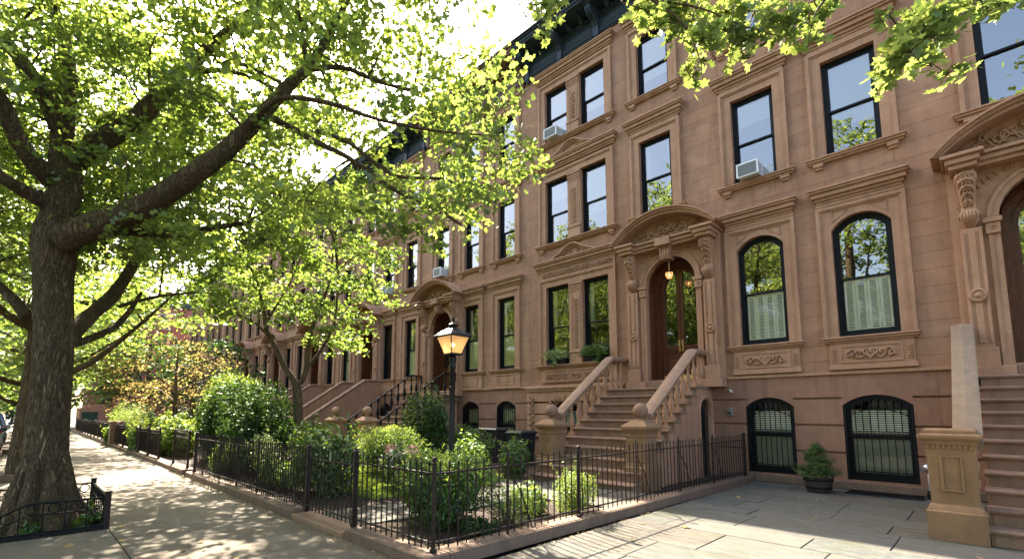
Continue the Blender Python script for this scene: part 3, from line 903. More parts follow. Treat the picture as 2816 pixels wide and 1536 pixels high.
# ---------------------------------------------------------------- stoop
NS, RISE, RUN, YTOP = 11, .2064, .31, 11.62-FY
def nose_y(k): return YTOP-(NS-k)*RUN
BAL = [(.045, 0), (.045, .02), (.03, .05), (.036, .08), (.062, .16), (.07, .22), (.062, .28), (.034, .38), (.026, .44), (.024, .49), (.04, .52), (.042, .545), (.026, .56), (.045, .60), (.05, .63), (.05, .66)]
def stoop(house, x0, x1, style, outer=.22, archdoor=False):
    S = 'step_stone'
    st = empty('stoop', (0, 0, 0), parent=house)
    m = MB(); xi0, xi1 = x0-outer, x1+outer
    for k in range(1, NS+1):
        y = nose_y(k); z = k*RISE; yb = nose_y(k+1) if k < NS else 0.0
        ye = yb+.04 if k < NS else .0
        m.prism([(y+.036, z-.062), (y+.01, z-.06), (y-.0, z-.045), (y-.006, z-.025), (y+.006, z-.005), (y+.03, z), (ye, z), (ye, z-.062)], xi0, xi1, 'x', S)
        m.box(xi0+.05, xi1-.05, y+.037, ye-.002, z-RISE, z-.0625, S)
    place('step_flight', m.mesh('step_flight'), st)
    # cheeks
    c = MB(); CH = 'brownstone_trim'
    for s, xa in ((-1, xi0+.02), (1, xi1-.02)):
        xb = xa - s*.2
        yv = -.90 if archdoor and s > 0 else YTOP+.06
        P = [(nose_y(1)+.06, 0)]
        for k in range(1, NS+1):
            y = nose_y(k)+.06; z = k*RISE-.065
            if y > yv: y = yv
            P += [(y, P[-1][1]), (y, z)]
        P += [(yv, NS*RISE-.065), (yv, 0)]
        Q = []
        for p in P:
            if not Q or (abs(p[0]-Q[-1][0]) > 1e-5 or abs(p[1]-Q[-1][1]) > 1e-5): Q.append(p)
        c.prism(Q, xa, xb, 'x', CH)
        if archdoor and s > 0:
            # arched gate under the landing
            ya, yb2 = yv, 0.0; yc = (ya+yb2)/2-.02; w = .66; zt = NS*RISE-.065
            O = [(yc+p[0], p[1]) for p in outline(w, 1.95, w/2, 0)]
            c.prism([(ya, 0), (yc-w/2, 0), (yc-w/2, zt), (ya, zt)], xa, xb, 'x', CH); c.prism([(yc+w/2, 0), (yb2, 0), (yb2, zt), (yc+w/2, zt)], xa, xb, 'x', CH)
            top = O[2:]
            for i in range(len(top)-1):
                p, q = top[i], top[i+1]
                c.add([(xa, p[0], p[1]), (xa, q[0], q[1]), (xa, q[0], zt), (xa, p[0], zt)], [(0,3,2,1)], CH)
                c.add([(xa, p[0], p[1]), (xa, q[0], q[1]), (xb, q[0], q[1]), (xb, p[0], p[1])], [(0,1,2,3)], CH)
            arcp = [(xa+.01, p[0], p[1]) for p in [(yc+p[0], p[1]) for p in outline(w+.12, 2.01, (w+.12)/2, 0)][2:]]
            c.tube([(xa+.01, yc+w/2+.06, .0)]+arcp+[(xa+.01, yc-w/2-.06, 0)], .035, CH, 6)
            gt = MB()
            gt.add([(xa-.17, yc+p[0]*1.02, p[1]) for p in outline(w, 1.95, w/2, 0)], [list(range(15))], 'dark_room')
            for i in range(8):
                yy = yc-w/2+w*(i+.5)/8; zt2 = 1.62+math.sqrt(max(0, (w/2)**2-(yy-yc)**2))
                gt.tube([(xa-.08, yy, .03), (xa-.08, yy, zt2)], .009, 'black_iron', 5)
            for z in (.08, .9, 1.5): gt.box(xa-.09, xa-.07, yc-w/2, yc+w/2, z, z+.025, 'black_iron')
            for j in range(8):
                for i in range(5):
                    gt.tube([(xa-.075, yc-w/2+.06+.12*i+.03*math.cos(t), .98+.1*j*.62+.03*math.sin(t)) for t in (0, 1.3, 2.6, 3.9, 5.2)], .006, 'black_iron', 4)
            place('under_stoop_gate', gt.mesh('under_stoop_gate'), st)
    c.box(xi0+.05, xi1-.25, YTOP+.05, -.01, .0, NS*RISE-.07, CH)
    place('side_wall', c.mesh('side_wall'), st)
    # newels, rails, balusters
    rail_m = {'stone': 'coping_stone', 'pier': 'weathered_stone', 'iron': 'black_iron', 'solid': 'coping_stone'}[style]
    yn = nose_y(1)+{'stone': .63, 'pier': .24, 'iron': -.05, 'solid': -.05}[style]
    off = .84
    def rz(y): return (y-YTOP)/RUN*RISE + NS*RISE + off
    y0r = yn+.2; y1r = YTOP+.12
    for s, xr in ((-1, x0-.11), (1, x1+.11)):
        path = [(xr, y0r, rz(y0r)), (xr, y1r, rz(y1r)), (xr, -.02, rz(y1r)+.02)]
        if style == 'pier': path = [(xr, y0r-.1, rz(y0r)-.07), (xr, y1r, rz(y1r)), (xr, -.02, rz(y1r)+.02)]
        r = MB()
        hw, th = (.15, .12) if style in ('stone', 'pier', 'solid') else (.035, .05)
        prof = [(-hw, -th*.6), (-hw*.8, -th), (hw*.8, -th), (hw, -th*.6), (hw, -th*.1), (hw*.82, .0), (.0, th*.22), (-hw*.82, .0), (-hw, -th*.1)]
        n = len(prof); vs = []
        for p in path:
            for q in prof: vs.append((p[0]+q[0], p[1], p[2]+q[1]))
        fs = [(i*n+j, (i+1)*n+j, (i+1)*n+(j+1) % n, i*n+(j+1) % n) for i in range(2) for j in range(n)]
        fs += [list(range(n)), list(range(3*n-1, 2*n-1, -1))]
        r.add(vs, fs, rail_m)
        if hw > .1:
            if style != 'pier':
                r.tube([(p[0]+hw*.62, p[1], p[2]+.006) for p in path], .006, 'step_stone', 4)
        place('handrail', r.mesh('handrail'), st)
        bm_ = {'stone': 'brownstone_trim', 'pier': 'brownstone_trim', 'iron': 'black_iron'}.get(style)
        if style == 'solid':
            w = MB(); w.prism([(y0r-.2, 0), (y0r-.2, rz(y0r-.2)-.1), (y1r, rz(y1r)-.1), (-.01, rz(y1r)-.1), (-.01, 0)], xr-.10, xr+.10, 'x', 'brownstone_trim')
            place('parapet', w.mesh('parapet'), st)
        else:
            b = MB(); b.lathe(BAL, (0, 0, 0), bm_, 10 if style == 'iron' else 14)
            hgt = .66
            b.stack([(.075, -.08), (.075, 0)] if style != 'iron' else [(.03, -.01), (.03, 0)], (0, 0, 0), bm_)
            bme = b.mesh('baluster')
            for k in range(2, NS):
                y = nose_y(k)+.17
                z = k*RISE; zt = rz(y)-th
                if y < yn+.28: continue
                o = place('baluster', bme, st, (xr, y, z+.085)); o.scale = (1.0, 1.0, (zt-z-.085)/hgt)
            for q in range(3):
                y = YTOP+.2+q*.25; z = NS*RISE
                o = place('baluster', bme, st, (xr, y, z+.1)); o.scale = (.85, .85, (rz(y1r)+.02-th-z-.1)/hgt)
            b2 = MB(); b2.box(xr-.12, xr+.12, YTOP+.02, -.0, NS*RISE-.001, NS*RISE+.03, bm_, .01)
            place('baluster_base', b2.mesh('baluster_base'), st)
        nw = MB(); c0 = (xr, yn, 0)
        if style in ('stone', 'iron', 'solid'):
            N = 'tan_stone' if style == 'stone' else 'brownstone_trim'
            nw.stack([(.27, 0), (.27, .50), (.245, .54), (.245, .57), (.225, .60), (.225, 1.10), (.24, 1.12), (.24, 1.16), (.226, 1.17), (.228, 1.2), (.28, 1.27), (.305, 1.29), (.305, 1.34), (.28, 1.36), (.14, 1.46), (.11, 1.47)], c0, N)
            nw.box(xr-.222, xr+.222, yn-.241, yn-.21, .62, .66, N); nw.box(xr-.222, xr+.222, yn-.241, yn-.21, 1.03, 1.07, N)
            for s2 in (-1, 1):      # narrow sunk panels shown by proud strips
                nw.box(xr+s2*.222, xr+s2*.165, yn-.241, yn-.21, .66, 1.03, N)
            nw.tube(spiral(xr, .97, .05, 0, 1.2, yn-.236), .012, N, 5)
            nw.lathe([(.10, 0), (.07, .03), (.06, .05)], (xr, yn, 1.465), N, 18)
            nw.sphere((xr, yn, 1.66), .158, 'step_stone' if style == 'stone' else N, 28, 18)
        else:
            N = 'tan_stone'; c0 = (xr-.17, yn, 0) if s < 0 else (xr+.17, yn, 0)
            nw.stack([(.29, 0), (.29, .36), (.275, .38), (.27, .40), (.255, .43), (.235, .45), (.23, .46), (.245, 1.16), (.25, 1.17), (.25, 1.21), (.265, 1.22), (.28, 1.26), (.31, 1.29), (.32, 1.31), (.32, 1.34), (.27, 1.36), (.265, 1.40), (.24, 1.42)], c0, N)
            xq = c0[0]
            for a, b3 in ((.62, .645), (1.055, 1.08)): nw.box(xq-.11, xq+.11, yn-.262, yn-.232, a, b3, N, .005)
            for sx in (-1, 1): nw.box(xq+sx*.11, xq+sx*.085, yn-.262, yn-.232, .645, 1.055, N, .005)
            for i in range(9): nw.box(xq-.235+i*.053, xq-.205+i*.053, yn-.268, yn-.23, 1.165, 1.215, N, .004)
        place('newel_post', nw.mesh('newel_post'), st)
    return st
# ================================================================== HOUSES
Z1, H1 = 3.2, 2.72      # parlour openings
Z2, H2 = 7.43, 2.32
Z3, H3 = 11.16, 2.04
def house_shell(name, x0, x1, ops_base, ops_up, label, group, corn='cornice_paint', xo=None, ledge=None):
    xo = xo if xo is not None else (x0+x1)/2
    h = empty(name, (xo, FY, 0)); tag(h, label, 'townhouse', group)
    a, b = x0-xo, x1-xo
    sh = lambda L: [(o[0]-xo, o[1]-xo)+tuple(o[2:]) for o in L]
    m = MB()
    ob = sh(ops_base)
    wall_grid(m, a, b, .16, 2.45, ob, 'brownstone_base', [(.735, .78), (1.325, 1.37), (1.915, 1.96)])
    m.box(a, b, -.06, .06, 0, .16, 'kerb_stone', .01)
    wall_grid(m, a, b, 2.45, 14.2, sh(ops_up), 'brownstone')
    m.box(a+.001, b-.001, -.045, .0, 2.45, 2.52, 'brownstone_trim', .008)
    if not [o for o in ops_up if o[2] < 2.5]: pass
    # back of the house and the party walls, roof
    m.box(a, a+.02, .33, 11, 0, 15.0, 'brownstone_base'); m.box(b-.02, b, .33, 11, 0, 15.0, 'brownstone_base')
    m.box(a, b, 11, 11.2, 0, 15, 'brownstone_base'); m.box(a, b, .05, 11, 15.05, 15.15, 'roof_tar'); m.box(a, b, .02, .3, 14.2, 15.1, 'brownstone')
    place('wall', m.mesh('wall'), h)
    r = MB()        # rooms behind the glass: floors and back wall painted near black as unlit
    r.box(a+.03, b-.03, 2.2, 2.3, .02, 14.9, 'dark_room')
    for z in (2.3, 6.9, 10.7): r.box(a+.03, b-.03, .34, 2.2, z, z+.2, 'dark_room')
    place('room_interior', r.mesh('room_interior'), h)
    place('cornice', cornice_mesh(a, b, corn), h)
    return h

def op(xc, z, w, hh, rise=0): return (xc-w/2, xc+w/2, z, z+hh, rise)

# ---- house with the paired windows (the middle one of the picture)
A0, A1 = -11.65, -5.1
pw = 1.0
pairs = [-10.235, -8.685]
DX = -6.1
ob = [op(-9.95, .2, 1.1, 1.78, .25), op(-8.35, .2, 1.0, 1.78, .25)]
ou = []
for z, hh in ((Z1, H1), (Z2, H2), (Z3, H3)):
    for x in pairs: ou.append(op(x, z, pw, hh))
ou += [op(-6.49, Z2, 1.02, H2), op(-6.49, Z3, 1.02, H3), op(DX, 2.47, 1.47, 3.485, .735)]
hA = house_shell('brownstone_house', A0, A1, ob, ou, 'brownstone house with paired windows, carved panels and ball-topped stone stoop', 'brownstone houses in the row', 'cornice_paint')
XO = (A0+A1)/2
add_window(hA, -9.95-XO, .2, 1.1, 1.78, 'base', .25, 'slat', False, False, None)
add_window(hA, -8.35-XO, .2, 1.0, 1.78, 'base', .25, 'slat', False, False, None)
for z, hh, bl in ((Z1, H1, ('curtain', 'curtain')), (Z2, H2, ('half', 'full')), (Z3, H3, ('full', 'full'))):
    for x, b_ in zip(pairs, bl):
        add_window(hA, x-XO, z, pw, hh, 'up' if z > 5 else 'par', 0, b_, False, False, None)
    S = 'brownstone_trim'; m = MB()
    xa, xb = -10.735-XO, -8.185-XO; cx = (xa+xb)/2; W = xb-xa
    sh_ = lambda L: [(p[0]+cx, p[1]+z) for p in L]
    for t0, t1, y in ((0, .18, -.035), (.18, .215, -.06), (.215, .29, -.085)):
        m.ring(sh_(outline(W+2*t1, hh+t1, 0)), sh_(outline(W+2*t0+.0001, hh+t0+.0001, 0)), y, .0, S)
    # pier between the two lights
    px0, px1 = pairs[0]+pw/2-XO, pairs[1]-pw/2-XO
    m.box(px0, px1, -.03, .0, z, z+hh, S)
    m.box(px0+.02, px1-.02, -.07, -.03, z, z+.35, S, .008); m.box(px0, px1, -.10, -.03, z+.35, z+.41, S, .01)
    m.box(px0+.05, px1-.05, -.05, -.03, z+.41, z+hh-.35, S, .006)
    for zz in (.35, .27, .19, .10): m.box(px0+.01*zz*5, px1-.01*zz*5, -.06-.1*(.4-zz), -.03, z+hh-zz, z+hh-zz+.06, S, .008)
    pm = (px0+px1)/2
    for s in (-1, 1): m.box(pm+s*.17, pm+s*.13, -.065, -.05, z+.46, z+hh-.42, S, .004)
    o = place('window_surround', m.mesh('window_surround'), hA)
    m = MB(); carve_strip(m, pm-.12, pm+.12, z+.5, z+hh-.45, -.052, S, .015); place('carved_strip', m.mesh('carved_strip'), o)
    # head: moulded lintel, low pediment on the lower two storeys
    m = MB(); zt = z+hh+.29
    if z < 4:
        m.box(xa-.27, xb+.27, -.05, .0, zt, zt+.26, S, .004); carve_panel(m, xa-.22, xb+.22, zt+.03, zt+.24, -.056, S, False, .016)
        zt += .18
    moulding(m, xa-.27, xb+.27, lintel_layers(zt+.08, 1.15), S)
    if z < 9:
        zt2 = zt+.08+.3
        for off in (0, .045, .09):
            P = [(cx-.95, zt2+off*.3), (cx-.5, zt2+.10+off), (cx-.25, zt2+.26+off), (cx, zt2+.32+off), (cx+.25, zt2+.26+off), (cx+.5, zt2+.10+off), (cx+.95, zt2+off*.3)]
            Pc = cr([(p[0], 0, p[1]) for p in P], 4)
            m.tube([(p[0], -.10-off*1.2, p[2]) for p in Pc], .033, S, 6)
        PP = [(p[0], p[2]) for p in Pc]
        m.prism([(PP[0][0], zt2-.03)]+PP+[(PP[-1][0], zt2-.03)], -.08, .0, 'y', S)
        for s in (-1, 1):
            m.tube(spiral(cx+s*.13, zt2+.14, .1, PI/2, 1.1, -.1, -s), .02, S, 5); m.tube([(cx+s*.1, -.1, zt2+.02), (cx+s*.35, -.1, zt2+.05), (cx+s*.5, -.09, zt2+.03)], [.03, .025, .01], S, 5)
    place('lintel', m.mesh('lintel'), o)
    m = MB(); moulding(m, xa-.3, xb+.3, [(z-.04, z-.003, .17), (z-.09, z-.04, .13), (z-.135, z-.09, .08)], S)
    if z > 4:
        for xx in (xa-.17, xb+.17):
            m.box(xx-.1, xx+.1, -.09, .005, z-.21, z-.135, S, .006); m.box(xx-.08, xx+.08, -.055, .005, z-.27, z-.21, S, .006)
    else:
        zb = z-.72
        m.box(xa-.22, xb+.22, -.055, .002, zb+.12, z-.135, S, .006)
        for (a, b, ht) in ((xa-.02, cx-.32, False), (cx-.24, cx+.24, True), (cx+.32, xb+.02, False)):
            m.box(a, b, -.075, -.055, z-.23, z-.19, S, .004); m.box(a, b, -.075, -.055, zb+.16, zb+.20, S, .004)
            m.box(a, a+.035, -.075, -.055, zb+.2, z-.23, S, .004); m.box(b-.035, b, -.075, -.055, zb+.2, z-.23, S, .004)
            carve_panel(m, a+.04, b-.04, zb+.21, z-.24, -.062, S, False, .015)
    place('sill', m.mesh('sill'), o)
# string course and carved block over the basement
m = MB(); a = A0-XO; S = 'brownstone_trim'
m.box(a+.005, DX-XO-1.55, -.16, .0, 2.40, 2.50, S, .015); m.box(a+.01, DX-XO-1.55, -.12, .0, 2.32, 2.40, S, .01)
m.box(a+.015, DX-XO-1.6, -.075, -.0, 1.98, 2.32, S, .006)
for k in range(3): m.box(a+.02, -10.55-XO, -.08, .0, .78+k*.39, 1.13+k*.39, S, .02)
carve_strip(m, a+.08, a+.42, 1.02, 2.3, -.09, S, .02)
for k in range(9):
    t = PI*(.12+.76*k/8); x = -9.95-XO+math.cos(t)*.72; zz = 1.72+math.sin(t)*.38
    m.tube(spiral(x, zz, .075, k, 1., -.09, 1, 9), .02, S, 5); m.tube([(x, -.08, zz-.06), (x*1.0, -.11, zz+.09)], [.03, .012], S, 5)
carve_panel(m, -9.1-XO, -8.6-XO, 2.02, 2.28, -.09, S, False, .02)
place('string_course', m.mesh('string_course'), hA)
add_window(hA, -6.49-XO, Z2, 1.02, H2, 'up', 0, 'curtain', True, True, 'bracket')
add_window(hA, -6.49-XO, Z3, 1.02, H3, 'up', 0, 'full', True, True, 'bracket')
doorway(hA, DX-XO)
stoop(hA, -7.55-XO, -5.35-XO, 'stone', .25, True)

# ---- house on the right with arched parlour windows
B0, B1 = -5.1, 2.3
C0 = (B0+B1)/2
wa, wb = -3.785, -1.72
DB = 1.12
ob = [op(-3.78, .2, 1.06, 1.78, .22), op(-1.70, .2, 1.2, 1.8, .22)]
ou = [op(wa, 3.27, 1.08, 2.72, .30), op(wb, 3.27, 1.08, 2.72, .30), op(wa, Z2+.03, 1.02, H2), op(wb, Z2+.03, 1.03, H2), op(wa, Z3+.2, 1.02, H3-.1), op(wb, Z3+.2, 1.03, H3-.1),
      op(.88, Z2+.03, 1.1, H2), op(.88, Z3+.2, 1.1, H3-.1), op(DB, 2.47, 1.47, 3.485, .735)]
hB = house_shell('brownstone_house', B0, B1, ob, ou, 'brownstone house with two arched parlour windows behind the bluestone patio', 'brownstone houses in the row')
add_window(hB, -3.78-C0, .2, 1.06, 1.78, 'base', .22, 'slat', False, False, None)
add_window(hB, -1.70-C0, .2, 1.2, 1.8, 'base', .22, 'slat', False, False, None)
for x in (wa, wb): add_window(hB, x-C0, 3.27, 1.08, 2.72, 'arch', .30, 'shutter', True, True, 'carved')
add_window(hB, wa-C0, Z2+.03, 1.02, H2, 'up', 0, 'half', True, True, 'bracket')
add_window(hB, wb-C0, Z2+.03, 1.03, H2, 'up', 0, 'full', True, True, 'bracket')
add_window(hB, wa-C0, Z3+.2, 1.02, H3-.1, 'up', 0, None, True, True, 'bracket')
add_window(hB, wb-C0, Z3+.2, 1.03, H3-.1, 'up', 0, None, True, True, 'bracket')
add_window(hB, .88-C0, Z2+.03, 1.1, H2, 'up', 0, None, True, True, 'bracket')
add_window(hB, .88-C0, Z3+.2, 1.1, H3-.1, 'up', 0, None, True, True, 'bracket')
doorway(hB, DB-C0)
stoop(hB, -.14-C0, 2.38-C0, 'pier', .0)

# ---- the left neighbour, and the rest of the row copied from it
def left_house(xr, style, corn, label, blinds):
    x0, x1 = xr-6.4, xr; xo = (x0+x1)/2
    D = xr-4.95; W2, W1 = xr-3.11, xr-1.08
    ob = [op(W1-.02, .2, 1.0, 1.83, .22), op(W2, .2, 1.0, 1.83, .22)]
    ou = [op(W1, Z1, .92, H1), op(W2, Z1, .92, H1), op(D, 2.47, 1.47, 3.485, .735)]
    for z, hh in ((Z2, H2), (Z3, H3)):
        for x in (W1, W2, D-.12): ou.append(op(x, z, .92, hh))
    h = house_shell('brownstone_house', x0, x1, ob, ou, label, 'brownstone houses in the row', corn)
    for x in (W1-.02, W2): add_window(h, x-xo, .2, 1.0, 1.83, 'base', .22, blinds[0], False, False, None)
    add_window(h, W1-xo, Z1, .92, H1, 'par', 0, blinds[1], True, True, 'panel'); add_window(h, W2-xo, Z1, .92, H1, 'par', 0, blinds[2], True, True, 'panel')
    for z, hh, bl in ((Z2, H2, (None, None, 'half')), (Z3, H3, ('half', None, 'full'))):
        for x, b_ in zip((W1, W2, D-.12), bl): add_window(h, x-xo, z, .92, hh, 'up', 0, b_, True, True, 'bracket')
    doorway(h, D-xo)
    stoop(h, D-xo-1.08, D-xo+1.08, style, .18)
    return h
hC = left_house(-11.65, 'iron', 'cornice_brown', 'brownstone house behind the lamp with black iron stoop railings', ('slat', 'shade', 'shade'))
hD = left_house(-18.05, 'solid', 'cornice_paint', 'brownstone house with solid stone stoop walls, left of the iron railings', (None, 'shade', None))
tab = child_table()
for i in range(1, 7):
    c = copy_tree(hD if i != 2 else hC, tab, None, dx=(-6.4*i if i != 2 else -6.4*3))
    c['label'] = ['third brownstone house left of the lamp, with solid stoop walls',
                  'fourth brownstone house left of the lamp, with iron stoop rails', 'fifth brownstone house left of the lamp, half hidden by maples',
                  'sixth brownstone house left of the lamp, behind the copper tree', 'second last brownstone house at the far end of the row',
                  'last brownstone house at the far end of the row'][i-1]

# red brick house closing the street
rb = empty('brick_house', (-70, 14, 0)); tag(rb, 'red brick house closing the far end of the row', 'house')
m = MB(); m.box(-5, 0, -9, 9, 0, 14.5, 'red_brick_far'); place('wall', m.mesh('wall'), rb)
m = MB(); m.box(-5.2, .35, -9.3, 9.3, 14.3, 14.9, 'cornice_paint'); m.box(-5.1, .2, -9.1, 9.1, 14.1, 14.3, 'cornice_paint'); place('cornice', m.mesh('cornice'), rb)
wm = MB(); wm.box(.0, .05, -.5, .5, 0, 2, 'blind_cream'); wm.box(.05, .1, -.5, -.44, 0, 2, 'window_black'); wm.box(.05, .1, .44, .5, 0, 2, 'window_black'); wm.box(.05, .1, -.44, .44, .97, 1.03, 'window_black'); wm.box(0, .14, -.6, .6, -.12, 0, 'coping_stone'); wm.box(0, .14, -.6, .6, 2, 2.2, 'coping_stone')
wme = wm.mesh('window')
gm = MB(); gm.add([(.06, -.44, .05), (.06, .44, .05), (.06, .44, 1.95), (.06, -.44, 1.95)], [(0,1,2,3)], 'glass'); gme = gm.mesh('pane')
for z in (1.2, 5, 8.4, 11.4):
    for y in (-7.4, -4.9, -2.4, .1, 2.6, 5.1):
        w_ = place('window', wme, rb, (0, y, z)); place('pane', gme, w_)
pk = empty('side_wall', (-55.4, 3.9, 0)); tag(pk, 'salmon stucco garden wall with green gate at the far end of the sidewalk', 'wall')
m = MB(); m.box(-3, 0, -.35, 2.0, 0, 1.95, 'pink_wall', .02); m.box(-2.2, -.4, .3, 1.4, 1.95, 2.25, 'pink_wall', .02); place('wall_body', m.mesh('wall_body'), pk)
m = MB(); m.box(.02, .06, -.15, .75, .02, 1.5, 'green_paint'); 
for y in (-.2, .78): m.box(.0, .10, y, y+.08, 0, 1.6, 'green_paint')
m.box(.0, .1, -.2, .86, 1.5, 1.6, 'green_paint'); place('gate', m.mesh('gate'), pk)
# ================================================================== GROUND
def sheet(name, x0, x1, y0, y1, z, mat):
    m = MB(); m.add([(x0,y0,z),(x1,y0,z),(x1,y1,z),(x0,y1,z)], [(0,1,2,3)], mat)
    return tag(m.build(name), kind='structure')
sheet('ground', -400, 400, -400, 400, -.16, 'asphalt')
sheet('road', -300, 300, -11.0, -.52, -.150, 'asphalt')
m = MB()
for k in range(60):
    x = -120+k*3.0; m.box(x+.006, x+2.994, -.52, -.36, -.15, .004, 'kerb_stone', .012)
tag(m.build('street_kerb'), kind='structure')
m = MB(); m.box(-300, 300, -16.5, -11.0, -.155, 0, 'concrete'); tag(m.build('far_sidewalk'), kind='structure')

def slabs(name, cells, mat, zt, th=.06, jit=.002, ch=.006):
    m = MB(); R = []
    for (x0, x1, y0, y1) in cells:
        n0 = len(m.v); z = zt + random.uniform(-jit, jit)
        m.box(x0, x1, y0, y1, z-th, z, mat, ch); R += [random.random()]*(len(m.v)-n0)
    me = m.mesh(name); at = me.attributes.new('rnd', 'FLOAT', 'POINT'); at.data.foreach_set('value', R)
    return tag(place(name, me), kind='structure')
sheet('sidewalk_bed', -150, 60, -.37, 3.2, -.03, 'joint_dirt')
cells = []; xs = [-8.45]
x = -8.45
while x > -110: x -= 3.05; xs.insert(0, x)
xs += [-4.9, -1.6, 1.5, 4.6, 8]
PITS = [(-11.05, -9.0), (-19.3, -16.5), (-29.5, -27.3), (-39.5, -37.5), (-50, -48)]
for a, b in zip(xs[:-1], xs[1:]):
    for y0, y1 in ((-.355, 1.02), (1.02, 3.13)):
        if y0 < 0:
            segs = [(a, b)]
            for p in PITS:
                ns = []
                for s0, s1 in segs:
                    if p[1] <= s0 or p[0] >= s1: ns.append((s0, s1)); continue
                    if p[0] > s0: ns.append((s0, p[0]))
                    if p[1] < s1: ns.append((p[1], s1))
                segs = ns
            for s0, s1 in segs: cells.append((s0+.007, s1-.007, y0, y1-.014))
        else: cells.append((a+.007, b-.007, y0, y1))
slabs('sidewalk', cells, 'concrete', 0)
# bluestone patio in irregular courses
sheet('patio_bed', -4.2, 6, 3.13, 12.6, -.03, 'joint_dirt')
cells = []; y = 3.15; row = 0
while y < 12.5:
    h = random.choice((.62, .8, .95, 1.1)); y1 = min(y+h, 12.52); x = -4.12 + random.uniform(-.6, 0)
    while x < 4:
        w = random.choice((.9, 1.2, 1.45, 1.8))
        x0 = max(x, -4.12)
        if x+w > x0+.15:
            if w > 1.4 and h > .9 and random.random() < .5:
                cells += [(x0+.005, x+w-.005, y+.005, y+h*.45-.005), (x0+.005, x+w-.005, y+h*.45+.005, y1-.005)]
            else: cells.append((x0+.005, x+w-.005, y+.005, y1-.005))
        x += w
    y = y1
slabs('patio', cells, 'flagstone', .0, jit=.003)

# front gardens: soil, lawn, path
m = MB()
N = 60
def soil_patch(m, x0, x1, y0, y1, z, nx, ny, amp=.03):
    vs = []; fs = []
    for j in range(ny+1):
        for i in range(nx+1):
            e = 0 if i in (0, nx) or j in (0, ny) else random.uniform(0, amp)
            vs.append((x0+(x1-x0)*i/nx, y0+(y1-y0)*j/ny, z+e))
    for j in range(ny):
        for i in range(nx):
            k = j*(nx+1)+i; fs.append((k, k+1, k+nx+2, k+nx+1))
    m.add(vs, fs, 'soil', True)
soil_patch(m, -14.6, -4.38, 3.35, 12.5, .035, 90, 80)
soil_patch(m, -66, -14.6, 3.35, 12.5, .035, 120, 40)
tag(m.build('garden_soil'), kind='structure')
cells = []
for k in range(9):
    y = 3.42+k*.62; xc = -6.95+.05*k
    cells += [(xc-.62, xc-.02, y, y+.6), (xc, xc+.62, y-.0, y+.6)]
for k in range(5): cells.append((-9.3+.64*k*.9, -9.3+.64*(k+.95)*.9, 7.3+.05*(k % 2), 8.3))
cells += [(-6.3, -5.4, 6.8, 8.4), (-5.35, -4.55, 6.9, 8.6)]
slabs('garden_path', cells, 'flagstone', .085, th=.07, jit=.006)

def grass(name, x0, x1, y0, y1, n, h=.07):
    p = np.column_stack([rng.uniform(x0, x1, n), rng.uniform(y0, y1, n), np.full(n, .05+h*.4)])
    me = leaf_mesh(name, p, h, 'grass_blade', SH_NEEDLE, up=(0, -1, .2), spread=.9, fold=.3)
    return tag(place(name, me), 'short sunlit lawn grass behind the iron fence', kind='stuff')
grass('lawn_grass', -12.9, -8.0, 4.6, 8.2, 42000, .085)

# ================================================================== FENCES
def kerb_run(name, segs, label):
    m = MB()
    for (x0, x1, y0, y1, h) in segs: m.box(x0, x1, y0, y1, -.02, h, 'kerb_stone', .012)
    return tag(m.build(name), label, 'kerb')
kerb_run('garden_kerb', [(-6.14, -4.29, 3.10, 3.40, .125)], 'brown stone kerb under the corner fence beside the sidewalk')
m = MB()     # run to the house, slightly skewed
m.prism([(-4.29, 3.402), (-4.14, 12.53), (-4.44, 12.53), (-4.59, 3.402)], -.02, .125, 'z', 'kerb_stone')
tag(m.build('garden_kerb'), 'brown stone kerb running from the corner post to the house wall', 'kerb')
m = MB(); m.box(-7.86, -6.16, 3.08, 3.62, -.02, .075, 'coping_stone', .012); tag(m.build('gate_step'), 'worn stone step under the garden gate', 'step')
m = MB()
xx = -14.75
while xx < -7.9:
    m.box(xx, min(xx+1.7, -7.88), 3.08, 3.38, -.02, .125, 'kerb_stone', .014); xx += 1.706
tag(m.build('garden_kerb'), 'long brown stone kerb left of the gate step, with fallen leaves', 'kerb')
m = MB(); m.box(-17.7, -15.2, 3.1, 3.42, -.02, .13, 'kerb_stone', .014); tag(m.build('garden_kerb'), 'short brown stone kerb under the small ornate gate', 'kerb')
m = MB(); xx = -56
while xx < -19.2: m.box(xx, xx+1.9, 3.12, 3.42, -.02, .12, 'kerb_stone', .014); xx += 1.906
tag(m.build('garden_kerb'), 'far brown stone kerb under the dark panel fence', 'kerb')

